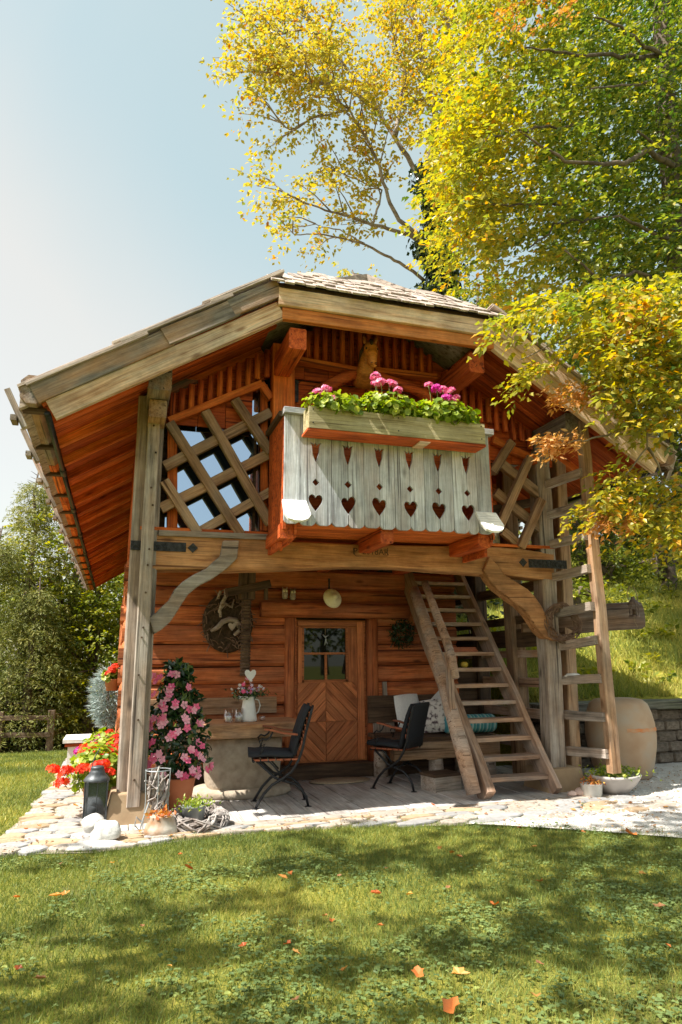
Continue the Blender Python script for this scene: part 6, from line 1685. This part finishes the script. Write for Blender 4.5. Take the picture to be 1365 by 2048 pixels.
# moss and grass in the joints of the cobbles
x = NR.uniform(-1.15, 4.2, 26000); y = np.where(x < -.34, NR.uniform(-.75, 5, 26000), NR.uniform(-1.0, -.46, 26000)); k = len(x)
d = NR.normal(size=(k, 3))*.7; d[:, 2] = 1
o = leaf_object('joint_moss', np.stack([x, y, np.full(k, -.014)], 1), d, rnd_dirs(k), NR.uniform(.012, .026, k), NR.uniform(.003, .006, k), NR.uniform(.1, .7, k), GRASS, None, shape='blade'); o['kind'] = 'stuff'
x, y = [], []
while len(x) < 1500:
    a_, b_ = R.uniform(-1.1, 6.5), R.uniform(-3.2, .8)
    if in_poly(a_, b_, gv) or (a_ < 4 and -.8 < b_ < -.4): x.append(a_); y.append(b_)
k = len(x); LITM = leafmat('leaf_litter', [(0, (.16, .08, .04)), (.6, (.33, .18, .09)), (1, (.48, .30, .14))], trans=.1)
o = leaf_object('leaf_litter', np.stack([x, y, NR.uniform(.012, .024, k)], 1), np.stack([NR.normal(size=k), NR.normal(size=k), NR.normal(size=k)*.2], 1), np.array([0, 0, 1.]) + NR.normal(size=(k, 3))*.3, NR.uniform(.012, .04, k), NR.uniform(.008, .022, k), NR.random(k), LITM); o['kind'] = 'stuff'
# fallen leaves on the lawn, path and gravel
LEAFB = leafmat('brown_fallen_leaf', [(0, (.22, .09, .04)), (1, (.36, .18, .08))], trans=.15)
LEAFY = leafmat('ochre_fallen_leaf', [(0, (.42, .17, .05)), (1, (.50, .27, .08))], trans=.2)
lm = []
for mt in (LEAFR, LEAFR, LEAFB, LEAFY):
    for s_ in range(2):
        mb = MB(); P = []
        n = 11
        for i in range(n):
            a = 2*math.pi*i/n; r_ = (.5 if i % 2 == 0 else .33) * (1.15 if i == 0 else 1) * R.uniform(.85, 1.1)
            P.append((math.cos(a)*r_, math.sin(a)*r_*.8, .16*abs(math.sin(a))*R.uniform(.6, 1.4) + R.uniform(0, .1)))
        mb.add(P + [(0, 0, .0)], [(i, (i+1) % n, n) for i in range(n)])
        me = mb.build('fallen_leaf', mt, mesh_only=True)
        at_ = me.attributes.new('tint', 'FLOAT', 'FACE'); at_.data.foreach_set('value', [R.random()]*n)
        lm.append(me)
def fallen(x, y, z, s, label, mesh=None):
    o = bpy.data.objects.new('fallen_leaf', mesh or R.choice(lm)); link(o); o.location = (x, y, z); o.scale = (s, s, s); o.rotation_euler = (R.uniform(-.4, .4), R.uniform(-.4, .4), R.uniform(0, 6.3))
    tag(o, label, 'leaf', 'fallen leaves on the ground')
spec = [(78,1965,'curled brown leaf at the left edge of the clover lawn',4,.06),(838,1955,'orange red leaf on the dark clover left of the crimson one',0,.075),(905,2025,'largest crimson leaf, nearest the camera on the clover',0,.10),(920,1955,'red leaf just behind the largest crimson one',1,.075),(1072,2000,'ochre leaf lying lowest at the right of the lawn',6,.07),(593,2008,'brown leaf lying nearest the camera left of centre',4,.05),(990,1815,'brown red leaf in the middle right of the lawn',0,.075),(753,1792,'orange leaf in the middle of the lawn',2,.065),(1262,1672,'big red leaf at the edge of the white gravel',0,.12),(377,1740,'orange leaf on the sunny lawn near the terrace',2,.07),(113,1797,'curled red leaf on the left of the sunny lawn',1,.07),(1320,1820,'brown leaf by the right edge of the lawn',4,.07),(1080,1768,'ochre yellow leaf on the right half of the lawn',7,.06),(567,1760,'dark red leaf on the lawn left of centre',1,.06),(33,1800,'reddish leaf at the far left of the sunny lawn',0,.05),(488,1898,'small orange leaf on the shaded lawn',2,.05),(225,1730,'small orange leaf on the lawn below the white boulders',3,.045),(905,1710,'dark red leaf near the top of the lawn',1,.055)]
for px, py, lab, mi, s_ in spec:
    p = PZ(px, py, .0); fallen(p.x, p.y, .012, s_, lab, lm[mi])
n_ = 0
while n_ < 90:
    x, y = R.uniform(-2.4, 5.5), R.uniform(-4.2, -.3)
    g_ = in_poly(x, y, gv)
    if not g_ and R.random() < .45: continue
    fallen(x, y, .014 if g_ else .016, R.uniform(.025, .05), 'small dry leaf scattered on the lawn or gravel'); n_ += 1
for i in range(14):
    y = R.uniform(-.6, 4); fallen(R.uniform(-1.0, -.5), y, .035, R.uniform(.04, .06), 'small dry leaf lying on the cobble path')
